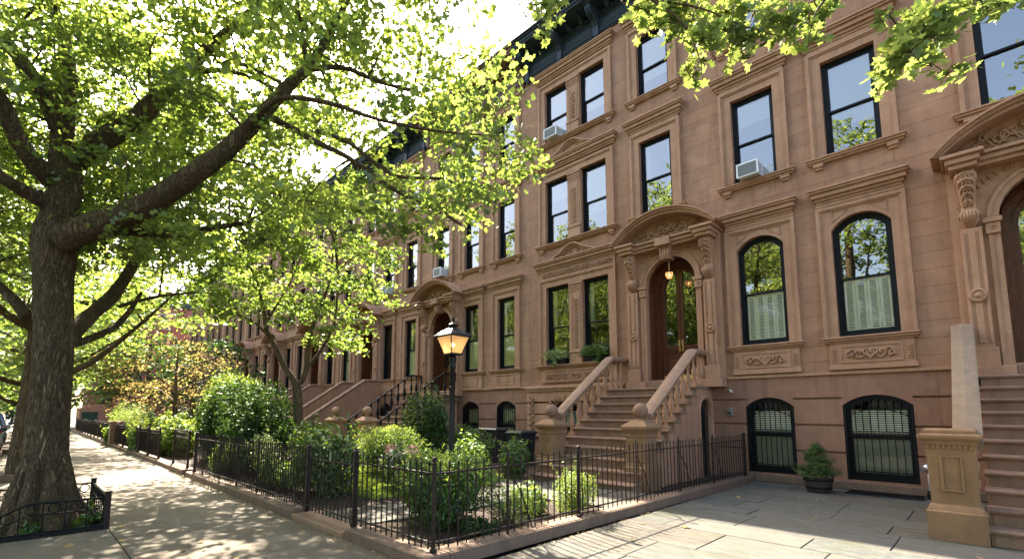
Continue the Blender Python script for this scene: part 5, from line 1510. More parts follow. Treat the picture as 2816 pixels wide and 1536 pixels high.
# hand placed limbs (x, y, z, radius) and leaf clumps (x, y, z, radius)
DATA = {
'LIMBS': [[(-10.03,0.28,4.31,0.22),(-9.6,0.54,4.45,0.2),(-9.03,0.94,4.63,0.18),(-8.59,1.2,4.8,0.165),(-8.16,1.45,5.04,0.15),(-7.8,1.75,5.36,0.13),(-7.58,2.04,5.8,0.115),
(-7.4,2.29,6.23,0.1),(-7.26,2.51,6.63,0.09),(-7.16,2.7,6.92,0.075),(-7.02,2.9,7.4,0.06),(-6.82,3.13,8.1,0.045),(-6.72,3.26,8.76,0.03)],[(-7.16,2.7,6.92,0.04),
(-7.06,2.61,7.25,0.03),(-6.99,2.44,7.83,0.025)],[(-7.18,2.68,6.9,0.045),(-6.49,2.96,6.74,0.035),(-5.96,3.26,6.4,0.03),(-5.36,3.62,6.1,0.02)],[(-7.47,2.24,6.1,0.05),
(-7.01,2.46,5.8,0.045),(-6.55,2.69,5.46,0.04),(-6.06,2.94,5.13,0.035),(-5.53,3.26,4.65,0.03),(-5.09,3.6,4.34,0.02),(-4.73,3.85,4.07,0.015)],[(-6.54,2.67,5.63,0.035),
(-5.96,2.88,5.29,0.03),(-5.4,3.23,4.76,0.025),(-4.79,3.56,4.61,0.02),(-4.31,3.95,4.32,0.012)],[(-7.58,2.04,5.8,0.04),(-6.61,2.14,5.89,0.035),(-5.74,2.48,5.58,0.03),
(-5.14,2.83,5.25,0.022),(-4.55,3.31,5.05,0.015),(-4.14,3.72,5,0.01)],[(-10.76,0.3,5.9,0.2),(-10.63,0.64,6.35,0.175),(-10.52,1.08,6.91,0.17),(-10.58,1.35,7.5,0.15),
(-10.58,1.56,7.97,0.14),(-10.45,1.89,8.49,0.12),(-10.34,2.31,9.22,0.09),(-10.21,2.74,9.95,0.07),(-10.1,3.13,10.87,0.05)],[(-10.58,1.56,7.97,0.07),(-10.25,2,8.17,0.055),
(-9.92,2.46,8.18,0.04),(-9.54,3.01,7.98,0.025)],[(-10.42,1.87,8.76,0.05),(-10,2.19,8.46,0.045),(-9.49,2.62,8.12,0.03),(-8.98,3.03,7.75,0.02)],[(-10.84,0.16,5.39,0.17),
(-11,0.12,6.43,0.16),(-11.26,0.13,7.45,0.14),(-11.62,0.05,8.31,0.11),(-12.1,-0.13,9.14,0.09),(-12.74,-0.36,10.25,0.07)],[(-10.89,0.09,6.37,0.13),(-10.9,-0.15,6.91,0.12),
(-10.96,-0.42,7.37,0.11),(-11.07,-0.72,7.75,0.09),(-11.26,-1.11,8.06,0.06)],[(-10.52,0.06,5.35,0.15),(-10.31,-0.19,5.54,0.13),(-10.17,-0.38,5.8,0.115),(-10.02,-0.57,6.21,0.1),
(-9.94,-0.84,6.64,0.08)],[(-10.32,0.04,4.91,0.12),(-10.16,-0.23,4.96,0.1),(-9.93,-0.43,5,0.08),(-9.9,-0.72,5.18,0.06)],[(-10.05,0.4,4.35,0.11),(-9.91,0.66,4.48,0.1),
(-9.67,1.03,4.55,0.085),(-9.45,1.52,4.56,0.07),(-9.25,1.98,4.73,0.055),(-8.97,2.51,4.91,0.04)],[(-10.62,0.49,2.93,0.14),(-11.15,0.75,3.35,0.12),(-11.64,1.04,3.8,0.115),
(-12.02,1.28,4.35,0.1),(-12.49,1.55,5.1,0.08),(-12.91,1.83,6.02,0.05)],[(-10.63,0.5,2.74,0.07),(-10.92,0.76,2.9,0.06),(-11.25,1.1,3.19,0.055),(-11.64,1.35,3.62,0.045),
(-11.98,1.52,4.02,0.03)],[(-11.42,1.14,3.59,0.035),(-10.88,1.65,3.78,0.03),(-10.35,2.16,3.85,0.02)],[(-10.97,-0.03,3.14,0.1),(-11.23,-0.19,3.42,0.085),(-11.54,-0.4,3.7,0.07),
(-11.94,-0.71,4,0.05)]],
'CL_MAIN': [(-11.66,-0.38,10.35,0.6),(-15.42,-1.83,9.56,0.83),(-6.3,3.24,8.32,0.65),(-6.36,4.07,5.24,0.62),(-12.49,0.53,7.47,0.85),(-8.12,2.56,6.15,0.61),(-10.57,1.61,11.18,0.85),
(-9.63,2.27,9.36,0.75),(-5.4,4.01,4.66,0.69),(-14.05,-0.98,10.04,0.57),(-12.94,-1.54,6.74,0.74),(-10.54,1.09,9.89,0.65),(-10.49,0.86,5.93,0.75),(-14.71,-1.89,10.48,0.77),
(-10.92,-0.23,8.35,0.71),(-15.73,-1.85,7.27,0.88),(-16.02,-2.37,10.54,0.82),(-10.92,1.47,4.94,0.84),(-13.38,0.06,12.07,0.7),(-10.54,-0.55,9.63,0.61),(-6.15,2.35,7.98,0.72),
(-10.94,0.18,4.26,0.74),(-10.39,-0.15,7.56,0.7),(-13.67,0.15,5.73,0.72),(-12.7,-1.82,8.98,0.62),(-5.5,4.6,6.56,0.69),(-8.29,1.43,9.23,0.86),(-6.14,3.73,6.67,0.79),
(-7.97,2.93,10.51,0.59),(-4.07,3.8,5,0.61),(-13.77,-0.67,12.62,0.55),(-5.4,3.89,8.27,0.67),(-14.16,-2.2,11.4,0.72),(-4.9,3.45,5.5,0.68),(-5.6,3.1,7.24,0.72),
(-14.97,-1.24,7.83,0.73),(-11.56,0.53,5.59,0.83),(-11.7,-0.48,5.06,0.6),(-9.5,2.42,5.08,0.55),(-11.52,0.46,7.59,0.8),(-12.8,1.07,6.72,0.77),(-6.45,3.79,9.09,0.68),
(-7.45,2.3,9.26,0.88),(-12.11,-0.52,6.64,0.66),(-15.73,-2.48,12.57,0.84),(-14.08,-1.13,7.24,0.81),(-7.57,2.54,4.98,0.87),(-11.4,1.16,8.99,0.65),(-9.05,0.85,9.89,0.74),
(-16.07,-1.49,5.26,0.87),(-7.7,1.58,8.5,0.56),(-9.72,0.23,9.22,0.9),(-12.81,0.5,5.58,0.81),(-9.97,1.83,10.38,0.72),(-11.83,1.27,7.08,0.66),(-12.03,-1.41,4.85,0.89),
(-14.19,-1.16,11.24,0.84),(-14.89,-0.48,6.43,0.8),(-12.05,0.28,8.94,0.56),(-6.64,3.36,7.47,0.84),(-12.87,0.74,9.14,0.61),(-12.71,-1.56,5.72,0.62),(-14.5,-0.11,5.36,0.79),
(-11.68,-1.25,9.04,0.72),(-10.31,0.89,4.38,0.56),(-9.71,0.67,7.42,0.56),(-13.19,-0.58,7.37,0.76),(-6.43,2.86,9.35,0.83),(-15.62,-1.69,6.31,0.58),(-14.16,-2.2,9.42,0.7),
(-10.53,0.18,6.69,0.77),(-9.63,1.79,6.6,0.75),(-14.51,-1.02,12.12,0.56),(-9.41,0.7,5.84,0.68),(-8.9,0.74,8.43,0.65),(-14.14,-1.18,8.76,0.82),(-9.37,1.13,4.61,0.87),
(-10.67,0.71,8.15,0.85),(-9.79,2.63,6.96,0.82),(-13.27,-1.84,10.74,0.8),(-11.5,0.88,11.48,0.77),(-7.59,3.27,7.82,0.87),(-12.43,-1.18,9.82,0.73),(-12.45,-0.2,11.03,0.81),
(-4.64,3.86,6.41,0.83),(-13.11,-0.58,5.62,0.65),(-11.93,-1.14,7.32,0.64),(-12.37,0.01,4.57,0.77),(-10.79,1.61,6.46,0.62),(-8.74,2.75,4.6,0.57),(-15.21,-1.89,4.81,0.83),
(-15.62,-1.81,8.53,0.74),(-13,-0.06,10.02,0.75),(-12.35,-0.53,7.92,0.89),(-8.69,1.76,5.22,0.86),(-4.92,4.49,5.3,0.88),(-14.25,-1.75,5.83,0.85),(-13.33,-1.62,4.82,0.72),
(-10.23,2.54,6,0.67),(-8.85,1.02,7.47,0.61),(-5.83,3.17,5.55,0.57),(-13.48,0.14,6.83,0.82),(-8.78,2.27,10.57,0.71),(-9.03,2.86,5.85,0.63),(-10.01,1.7,7.55,0.68),
(-14,0.03,8.68,0.61),(-12.45,0.41,12.21,0.6),(-12.18,0.89,9.78,0.81),(-11.33,-0.99,6.47,0.68),(-7.24,3.53,6.38,0.55),(-6.6,2.57,4.59,0.75),(-14,-1.87,8.01,0.72),
(-4.59,3.5,4.13,0.8),(-12.52,-2.08,10.2,0.56),(-12.81,-1.12,11.23,0.77),(-13.14,-0.68,4.58,0.64),(-9.63,2.19,11.29,0.81),(-5.55,3.39,9.13,0.56),(-8.38,3.4,5.3,0.61),
(-12.44,1.43,5.51,0.57),(-11.17,0.63,10.62,0.87),(-8.39,2.58,9.15,0.82),(-10.65,0.05,5.36,0.73),(-8.44,1.41,6.57,0.74),(-6.4,2.48,6.7,0.89),(-15.07,-1.76,12.26,0.67),
(-7.11,2.31,5.88,0.58),(-8.57,1.58,4.24,0.83),(-12.07,0.4,6.47,0.79),(-15.83,-2.33,11.61,0.66),(-5.32,2.78,8.36,0.78),(-10.9,1.84,8,0.7),(-15.02,-1.08,9.2,0.72),
(-10.27,0.13,10.22,0.63),(-10.96,0.31,9.15,0.57),(-12.77,-1.54,7.97,0.58),(-13.18,-0.84,8.55,0.62),(-9.92,1.6,5.7,0.66),(-9.53,1.14,9.03,0.77),(-13.49,-0.04,11.14,0.68),
(-7.12,2.9,8.64,0.68),(-6.99,1.95,7.88,0.74),(-14.59,-1.98,6.78,0.71),(-7.51,3.93,5.22,0.55),(-6.71,3.56,10.15,0.64),(-8.47,1.87,8.08,0.73),(-5.45,3.17,4.23,0.68),
(-7.92,3.36,8.75,0.56),(-16.19,-2.28,9.14,0.62),(-11.21,1.96,5.68,0.56),(-4.58,3.21,7.5,0.82),(-14.59,-1.1,5.26,0.59),(-11.62,-0.83,4.19,0.77)],
'GT_LIMBS': [[(-14,5.55,1.19,0.14),(-13.93,5.5,1.91,0.125),(-13.93,5.42,2.42,0.11)],[(-13.93,5.42,2.42,0.09),(-14.03,5.11,2.91,0.075),(-14.08,4.83,3.45,0.07),(-14.09,4.61,3.88,0.06),
(-13.99,4.5,4.29,0.05),(-13.92,4.34,4.81,0.04),(-13.89,4.16,5.32,0.03),(-14.04,3.78,5.82,0.02)],[(-13.85,5.5,2.42,0.08),(-13.7,5.59,2.81,0.07),(-13.61,5.57,3.48,0.065),
(-13.53,5.68,4.17,0.055),(-13.52,5.88,4.77,0.045),(-13.4,6.03,5.49,0.03),(-13.32,6.06,6.67,0.02)],[(-13.7,5.59,2.81,0.05),(-13.23,5.71,3.23,0.045),(-12.75,5.81,3.75,0.04),
(-12.5,5.83,4.27,0.03),(-12.29,5.75,5.21,0.02)],[(-14.14,4.74,3.67,0.04),(-14.31,4.36,4.09,0.03),(-14.39,3.97,4.27,0.02),(-14.52,3.51,4.55,0.015)],[(-14.08,4.59,4.09,0.04),
(-14.21,4.92,4.73,0.03),(-14.03,5.15,5.32,0.025),(-13.92,5.4,6.18,0.02)],[(-12.29,5.75,5.21,0.03),(-12.38,5.63,6.32,0.035),(-12.64,5.28,6.91,0.03),(-13.09,4.81,7.07,0.025),
(-13.39,4.5,7.07,0.015)]],
'CL_GT': [(-14.25,3.7,4.32,0.75),(-14.96,4.96,6.43,0.54),(-14.68,6.68,4.71,0.68),(-11.84,5.22,6.78,0.76),(-14.33,3.2,5.25,0.75),(-11.77,5.72,3.71,0.65),(-12.37,6.4,7.57,0.61),
(-11.98,6.04,4.89,0.57),(-14.01,4.44,6.57,0.54),(-12.59,3.89,6.14,0.59),(-12.09,4.47,5.54,0.65),(-13.25,6.01,3.66,0.78),(-13.73,6.06,5.87,0.75),(-15.04,4.03,6.12,0.73),
(-12.48,6.43,6.34,0.61),(-14.02,5.09,5.63,0.52),(-11.03,5.74,4.72,0.69),(-14.11,5.62,4.63,0.71),(-14.01,6.34,8.06,0.75),(-12.38,4.81,4.23,0.74),(-15,5.03,4.96,0.75),
(-13.6,4.43,4.79,0.64),(-15.19,5.33,7.7,0.7),(-10.81,6.31,5.59,0.51),(-16.2,4.98,5.12,0.63),(-13.66,7.44,5.67,0.78),(-15.5,3.71,4.63,0.75),(-17.37,3.61,5.12,0.67),
(-16.4,3.8,5.19,0.52),(-13.53,6.86,4.83,0.51),(-15.98,4.47,6.48,0.61),(-12.4,5.46,5.57,0.52),(-14.24,5.66,6.67,0.58),(-13.01,5.69,4.69,0.58),(-12.81,7.35,6.34,0.72),
(-13.43,5.49,7.24,0.73),(-14.24,6.88,3.71,0.77),(-14.73,5.83,5.46,0.72),(-13.57,3.64,5.81,0.53),(-13.07,4.58,6.82,0.7),(-11.49,5.58,5.91,0.7),(-12.18,7,5,0.64),
(-13.71,6.87,6.57,0.73),(-11.43,5.81,7.48,0.76),(-17.01,4.21,5.88,0.61),(-13.24,3.47,4.24,0.71),(-15.92,3.52,6.16,0.66),(-13.31,6.98,7.96,0.74),(-15.05,6.08,6.35,0.78),
(-10.8,5.57,6.61,0.79),(-12.81,3.86,5.05,0.59),(-12.38,6.52,4.06,0.62),(-14.41,6.82,5.68,0.56),(-15.58,5.82,4.74,0.63),(-13.15,4.76,5.83,0.62),(-16.76,3.97,6.8,0.67)],
'OV': [[(-2.19,3.69,5.77,0.02),(-1.95,3.83,5.46,0.015),(-1.72,3.97,5.16,0.01),(-1.6,4,4.76,0.006),(-1.6,4.03,4.57,0.004)],[(-1.95,3.83,5.46,0.01),(-1.6,4.06,5.3,0.008),
(-1.36,4.33,5.16,0.006),(-1.08,4.49,4.97,0.005)],[(-0.61,4.87,5.5,0.015),(-0.83,4.82,5.3,0.01),(-0.9,4.79,5.09,0.006),(-0.93,4.78,4.94,0.004)],[(0.34,5.29,5.21,0.02),
(0.14,5.27,4.97,0.015),(-0.06,5.1,4.77,0.012),(-0.24,4.95,4.58,0.008),(-0.4,4.83,4.38,0.004)],[(0.14,5.27,4.97,0.01),(-0.01,5.26,4.95,0.006),(-0.33,4.96,4.89,0.004),
(-0.43,4.87,4.82,0.004)],[(0.6,5.42,5.05,0.012),(0.42,5.4,4.95,0.008),(0.27,5.27,4.86,0.004)],[(-2.76,3.37,5.99,0.012),(-2.8,3.36,5.79,0.008),(-2.84,3.37,5.48,0.003)],[(-2.77,3.38,5.87,0.006),
(-2.92,3.26,5.71,0.003)],[(-1.36,4.33,5.16,0.006),(-1.52,4.19,4.98,0.004),(-1.7,4.06,4.73,0.003)],[(-0.22,4.97,4.61,0.006),(-0.09,5.12,4.48,0.004),(0,5.22,4.38,0.003)]],
'CL_OV': [(-2.14,3.95,5.57,0.167),(-1.88,4,5.44,0.185),(-1.91,3.74,5.13,0.13),(-1.74,4.22,5.41,0.204),(-1.58,4.05,4.97,0.167),(-1.78,4.35,4.97,0.13),(-1.82,4.33,4.85,0.074),
(-1.55,4.37,5.18,0.185),(-1.52,4.53,5.51,0.185),(-1.33,4.74,5.53,0.185),(-1.33,4.45,5.1,0.185),(-1.14,4.64,5.26,0.167),(-1.12,4.78,5.19,0.148),(-1.79,3.97,5.08,0.111),
(-1.5,4.62,5.13,0.111),(-0.95,5.09,5.38,0.148),(-0.96,4.93,5.11,0.119),(-0.87,5.04,5.43,0.148),(-1.34,4.33,4.8,0.082),(-0.34,4.81,4.45,0.148),(-0.43,5.13,4.53,0.082),
(-0.23,4.66,4.44,0.148),(-0.13,4.9,4.66,0.165),(-0.26,5.18,4.98,0.148),(-0.03,4.9,4.74,0.165),(0.1,5.48,5.14,0.165),(-0.08,5.31,4.76,0.132),(-0.14,5.22,4.6,0.115),
(-0.05,5.11,4.38,0.099),(0.03,5.55,4.58,0.066),(-0.31,4.96,4.77,0.115),(-0.34,4.85,4.93,0.099),(0.21,5.19,4.91,0.099),(0.28,5.5,5.03,0.115),(0.34,5.24,4.83,0.099),
(-0.2,5.19,5.13,0.132),(-2.94,3.51,5.67,0.111),(-2.75,3.18,5.46,0.111),(-2.87,3.53,5.81,0.079),(-2.78,3.29,5.31,0.071),(-3.09,3.38,5.86,0.059)],
}
PER_MAIN = 32
EXPO = 2.9
# ================================================================== VEGETATION
def tree(name, label, cat, limbs, clumps, leafmat, barkm='bark', per=26, spray=.27, nleaf=26, size=.10, shape=SH_STAR, group=None, base=(0,0,0), trunk=None, flat=.45, spread=.75, twigs=True, seg=9, extra=None):
    root = empty(name, base); tag(root, label, cat, group)
    bx, by, bz = base
    sh = lambda L: [(p[0]-bx, p[1]-by, p[2]-bz)+tuple(p[3:]) for p in L]
    tb = MB(); nodes = []
    if trunk: nodes += limb(tb, sh(trunk), barkm, 22, 5, .035)
    lb = MB()
    for L in limbs: nodes += limb(lb, sh(L), barkm, seg, 4, .05)
    cl = [(c[0]-bx, c[1]-by, c[2]-bz, c[3]) for c in clumps]
    pos, key, spr, own = spray_points(cl, per, spray, nleaf, flat)
    if twigs and nodes:
        NP = np.array([tuple(n[0]) for n in nodes]); NR = np.array([n[1] for n in nodes])
        for c in cl:
            cp = np.array(c[:3]); d = np.linalg.norm(NP-cp, axis=1) + np.maximum(0, NP[:,2]-cp[2])*.4
            j = int(np.argmin(d)); a = NP[j]; dist = np.linalg.norm(cp-a)
            if dist > 4.5: continue
            r0 = min(.045, NR[j]*.6, .012+.012*dist)
            mid = a*.5+cp*.5+np.array((random.uniform(-.15,.15), random.uniform(-.15,.15), .12*dist))
            P = cr([tuple(a), tuple(mid), tuple(cp)], 4)
            lb.tube(P, list(np.linspace(r0, .006, len(P))), barkm, 5, wob=.08)
        for i, p in enumerate(spr):
            if i % 2: continue
            c = np.array(cl[own[i]][:3]); m_ = (c+p)/2+rng.normal(0, .05, 3)
            lb.tube([tuple(c), tuple(m_), tuple(p)], [.007, .005, .003], barkm, 3, caps=False)
    place('trunk', tb.mesh('trunk'), root) if trunk else None
    if lb.v: place('branches', lb.mesh('branches'), root)
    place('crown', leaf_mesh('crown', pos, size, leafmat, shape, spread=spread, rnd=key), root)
    if extra is not None:
        place('crown_top', leaf_mesh('crown_top', extra, .14, leafmat, shape, spread=.8), root)
    return root

MAIN = DATA['LIMBS']
trunkM = [(-9.78,.36,-.05,0.452),(-9.83,.34,.18,0.383),(-9.88,.33,.45,0.313),(-9.93,.33,.8,0.274),(-9.98,.31,1.25,0.248),(-10.0,.3,1.9,0.237),(-10.06,.28,2.6,0.235),(-10.17,.24,3.2,0.235),(-10.27,.2,3.75,0.244),(-10.33,.18,4.15,0.287),(-10.38,.18,4.45,0.287),(-10.42,.2,4.8,0.235),(-10.6,.25,5.4,0.209),(-10.78,.2,5.9,0.174)]
# clumps outside the frame: the rest of the crown over the street and above, added for its shade
far = []
for i in range(150):
    d = rng.normal(0, 1, 3); d /= np.linalg.norm(d); r = rng.uniform(.55, 1)
    c = np.array((-11.0, -1.2, 9.3)) + d*np.array((6.2, 6.0, 4.6))*r
    if c[2] < 5.0: continue
    # keep the modelled view side to the hand placed clumps
    f = c - np.array((0, 0, 1.65)); dep = -.698*f[0] + .707*f[1] + .112*f[2]
    if dep > 0:
        xx = (.712*f[0] + .702*f[1])/dep
        if xx > -1.07 and dep < 8.5: continue
        if xx > -1.07 and rng.uniform() < .35: continue
    far.append((c[0], c[1], c[2], .95))
for i in range(40):  # extra canopy added to shade the near sidewalk
    far.append((rng.uniform(-17, -11.2), rng.uniform(1.6, 5.6), rng.uniform(5.6, 10.5), .85))
pos_f, _, _, _ = spray_points(far, 15, .42, 18, .4)
mt = tree('maple_tree', 'huge street maple with thick bark trunk in the iron tree guard', 'tree', MAIN, DATA['CL_MAIN'], 'leaf_maple', trunk=trunkM, base=(-9.9, .32, 0), per=PER_MAIN, spray=.25, nleaf=24, size=.082, extra=pos_f-np.array((-9.9,.32,0)))
# root flare ridges
b = MB()
for k in range(9):
    a = k*.7+.2; L = random.uniform(.42, .66)
    b.tube([(.12+math.cos(a)*L*1.15, .02+math.sin(a)*L, -.08), (.1+math.cos(a)*L*.75, .02+math.sin(a)*L*.7, .1), (.02+math.cos(a)*.30, .0+math.sin(a)*.28, .5), (math.cos(a)*.22-.05, math.sin(a)*.2, 1.05)], [.10, .12, .10, .05], 'bark', 9, wob=.06)
place('root_flare', b.mesh('root_flare'), mt)

tree('garden_tree', 'young forked garden maple between the iron fence and the stoops', 'tree', DATA['GT_LIMBS'][1:], DATA['CL_GT'], 'leaf_garden', 'bark_smooth', per=21, spray=.26, nleaf=22, size=.10, trunk=[(-14.02,5.58,0,.17),(-14.0,5.56,.5,.135)]+[tuple(p) for p in DATA['GT_LIMBS'][0]], base=(-14.02, 5.58, .03))

# boughs of the tree standing to the right of the viewer
ovl = [[tuple(p) for p in L] for L in DATA['OV']]
RT = (3.4, .1, 0)
limbsR = [[(3.4,.1,3.9,.17),(2.4,1.4,5.4,.11),(.2,3.0,6.4,.06),(-1.2,3.6,6.3,.035),(-2.19,3.69,5.77,.02)],
          [(2.4,1.4,5.4,.09),(1.6,3.4,6.1,.05),(.9,4.8,5.8,.03),(.34,5.29,5.21,.02)], [(.9,4.8,5.8,.02),(-.1,4.95,5.9,.018),(-.61,4.87,5.5,.015)],
          [(-1.2,3.6,6.3,.02),(-2.1,3.3,6.5,.016),(-2.76,3.37,5.99,.012)], [(.9,4.8,5.8,.02),(.8,5.3,5.4,.015),(.6,5.42,5.05,.012)]] + ovl
upR = []  # unseen crown, thickened to hold skylight off the lower facade
for i in range(70):
    d = rng.normal(0, 1, 3); d /= np.linalg.norm(d); c = np.array((5.2, -2.6, 8.6))+d*np.array((5.0, 4.6, 3.2))*rng.uniform(.4, 1)
    if c[2] > 5 and (c[1] < 2.2): upR.append((c[0], c[1], c[2], .9))
for c in ((.2,3,6.5),(-1.2,3.5,6.7),(1.1,4.4,6.5),(2,2.4,6.2),(-.5,3.4,6.7),(1.6,3.4,6.6),(2.4,1.4,6.2),(-2.2,3.4,6.9),(.9,5.2,6.6)): upR.append(c+(.62,))
pos_r, _, _, _ = spray_points(upR, 14, .4, 16, .4)
tree('maple_tree', 'maple beside the viewer whose bright boughs hang in from the top right', 'tree', limbsR, DATA['CL_OV'], 'leaf_bright', 'bark_smooth', per=400, spray=.09, nleaf=6, size=.09, shape=SH_MAPLE,
     trunk=[(3.5,0,0,.3),(3.45,.05,1.5,.24),(3.4,.1,3.9,.18)], base=RT, flat=.8, spread=.6, seg=6, extra=pos_r-np.array(RT))

def gen_tree(x, y, H, R, leafmat, size, nl, label, group=None, low=2.6, per=12, spray=.4, lean=0.0, cat='tree', name='street_tree', rz=None, barkm='bark'):
    cz = (low+H)/2; RZ = rz or (H-low)/2
    cl = []; tries = 0
    while len(cl) < nl and tries < 4000:
        tries += 1
        d = rng.normal(0, 1, 3); d /= np.linalg.norm(d); r = rng.uniform(.35, 1)**.6
        c = (x+lean+d[0]*R*r, y+d[1]*R*r, cz+d[2]*RZ*r, R*rng.uniform(.16, .25))
        if all((c[0]-q[0])**2+(c[1]-q[1])**2+(c[2]-q[2])**2 > (R*.17)**2 for q in cl): cl.append(c)
    tr = [(x,y,0,.035*H*.6+.06),(x+.03,y,.6,.02*H+.03),(x+lean*.2,y+.05,low,.017*H+.02),(x+lean*.5,y,cz,.012*H),(x+lean,y,cz+RZ*.7,.03)]
    lm = []
    for k in range(8):
        a = k*2.4+x; z0 = low*.85+k*(cz-low*.8)/8; rr = R*.8
        lm.append([(x+lean*.3,y,z0,.010*H),(x+lean*.3+math.cos(a)*rr*.4,y+math.sin(a)*rr*.4,z0+.5,.006*H),(x+lean*.6+math.cos(a)*rr,y+math.sin(a)*rr,z0+RZ*.55,.02)])
    return tree(name, label, cat, lm, cl, leafmat, barkm, per=per, spray=spray, nleaf=16, size=size, base=(x,y,0), trunk=tr, group=group, seg=6)
G1 = 'street trees along the kerb'
for (x_, y_, h_, lb_) in ((-72, -5, 12, 'green tree closing the far end of the road'), (-84, 1, 14, 'tall green tree beyond the end of the sidewalk')): gen_tree(x_, y_, h_, 6.5, 'leaf_garden', .4, 36, lb_, None, low=.8, per=6, spray=1.0)
gen_tree(-18.0, .15, 12.5, 4.6, 'leaf_garden', .14, 80, 'second street maple in the planted pit right behind the big trunk', G1, low=2.9, per=14, spray=.42)
gen_tree(-28.4, .15, 12.0, 4.8, 'leaf_bright', .17, 55, 'third street maple down the kerb, pale green in the sun', G1, low=2.4, per=13, spray=.5)
gen_tree(-38.5, .15, 13.0, 5.0, 'leaf_garden', .22, 50, 'fourth street maple down the kerb, between parked cars', G1, low=2.4, per=11, spray=.6)
gen_tree(-49.0, .15, 12.0, 5.0, 'leaf_maple', .26, 46, 'farthest street maple at the end of the kerb', G1, low=2.6, per=7, spray=.7)
gen_tree(-60.0, 3.0, 11.0, 5.0, 'leaf_garden', .3, 42, 'green tree beside the salmon wall at the street end', None, low=2.0, per=7, spray=.8)
# big trees over the road (seen in the window panes and giving the street its shade)
tA = gen_tree(-6.0, -13.0, 21.0, 6.0, 'leaf_maple', .24, 90, 'tall maple on the far side of the road, mirrored in the windows', 'maples across the road', low=4.0, per=6, spray=.6)
tab = child_table()
for i, (x, y, s, r) in enumerate(((-17, -13.6, 1.1, 1.0), (-27, -12.8, .95, 2.1), (-37.5, -13.4, 1.08, 3.3), (-48, -13, 1.0, 4.2), (5.5, -13.6, 1.12, 5.1), (15, -12.6, .9, .6), (-59, -13, 1.1, 2.6))):
    c = copy_tree(tA, tab); c.location = (x, y, 0); c.scale = (s, s, s); c.rotation_euler.z = r

def shrub(name, label, x, y, rx, ry, h, n, size, mat, shape=SH_OVAL, lumps=9, spread=.8, z0=.05, cat='shrub', stems=6, shell=.55, tips=None, group=None):
    o = empty(name, (x, y, z0)); tag(o, label, cat, group)
    L = []
    for k in range(lumps):
        a = 2*PI*k/lumps+random.uniform(-.3, .3); rr = random.uniform(.25, .62)
        L.append((math.cos(a)*rx*rr, math.sin(a)*ry*rr, h*random.uniform(.28, .62), random.uniform(.38, .60)))
    L.append((0, 0, h*.52, .58)); L.append((0, 0, h*.3, .7))
    idx = rng.integers(0, len(L), n); A = np.array(L)[idx]
    d = rng.normal(0, 1, (n,3)); d /= np.linalg.norm(d, axis=1, keepdims=True)
    rad = (shell+(1-shell)*rng.uniform(0, 1, n)**.5)*A[:,3]*(1+.12*np.sin(d[:,0]*9+idx)*np.cos(d[:,2]*8))
    P = A[:,:3]+d*rad[:,None]*np.array((rx, ry, h*.72))
    keep = P[:,2] > .02; P = P[keep]; d = d[keep]
    SP = []; SD = []          # stray shoots beyond the clipped outline
    for k in range(int(4+7*rx)):
        q = rng.normal(0, 1, 3); q[2] = abs(q[2])*.9+.1; q /= np.linalg.norm(q)
        s0 = q*np.array((rx*.8, ry*.8, h*.40))+np.array((0, 0, h*.52)); L_ = random.uniform(.08, .22)*min(1.6, max(.5, h)); m_ = int(L_*70*(.06/size)**.5)+6
        t_ = rng.uniform(0, 1, m_)[:,None]; dd = q*.8+np.array((0,0,.6))
        SP.append(s0+dd*L_*t_+rng.normal(0, size*.45, (m_,3))); SD.append(np.repeat(q[None,:], m_, 0))
    if h > .6: P = np.concatenate([P]+SP); d = np.concatenate([d]+SD)
    place('foliage', leaf_mesh('foliage', P, size, mat, shape, up=d*.8+np.array((0,0,.5)), spread=spread), o)
    if tips:
        tm, tn, ts, tsh = tips
        q = rng.normal(0, 1, (tn,3)); q[:,2] = np.abs(q[:,2])+.15; q /= np.linalg.norm(q, axis=1, keepdims=True)
        LA = np.array(L)[rng.integers(0, len(L), tn)]
        Q = LA[:,:3]+q*LA[:,3:4]*rng.uniform(.92, 1.16, tn)[:,None]*np.array((rx, ry, h*.74))
        Q = Q[Q[:,2] > h*.45]; q = q[:len(Q)]
        place('top_leaves', leaf_mesh('top_leaves', Q, ts, tm, tsh, up=q, spread=.8), o)
    b = MB()
    for k in range(stems):
        a = 2*PI*k/stems+.4
        b.tube([(math.cos(a)*.05, math.sin(a)*.05, 0), (math.cos(a)*rx*.25, math.sin(a)*ry*.25, h*.35), (math.cos(a)*rx*.5, math.sin(a)*ry*.5, h*.75)], [.02, .013, .006], 'bark_smooth', 5)
    place('stems', b.mesh('stems'), o)
    return o
shrub('evergreen_shrub', 'large bushy evergreen with sunlit top coloured yellow behind the corner fence post', -5.72, 4.32, .86, .62, 1.06, 22000, .052, 'leaf_mid', SH_OVAL, 12, tips=('leaf_lime', 2600, .045, SH_OVAL))  # lime leaves put the sunlit look of the top into the colour
shrub('boxwood_shrub', 'small round lime green box bush in front of the stone steps', -4.78, 6.2, .40, .38, .80, 6500, .034, 'leaf_lime', SH_OVAL, 7)
shrub('hosta_plant', 'broad-leaved lime hosta beside the round box bush', -5.3, 5.75, .40, .34, .55, 620, .10, 'leaf_lime', SH_OVAL, 6, spread=.5, stems=4)
shrub('low_shrub', 'low feathery green plant behind the side fence pickets', -4.95, 4.95, .42, .4, .62, 3600, .05, 'leaf_mid', SH_NEEDLE, 6)
shrub('low_shrub', 'low dark ground plant at the foot of the corner evergreen', -4.82, 4.25, .30, .3, .26, 900, .06, 'leaf_dark', SH_OVAL, 5)
shrub('leafy_shrub', 'tall shrub with large glossy leaves leaning over the garden gate', -9.5, 4.35, 1.05, .65, 1.45, 3600, .115, 'leaf_mid', SH_OVAL, 9, spread=.7, tips=('leaf_variegated', 420, .11, SH_OVAL))
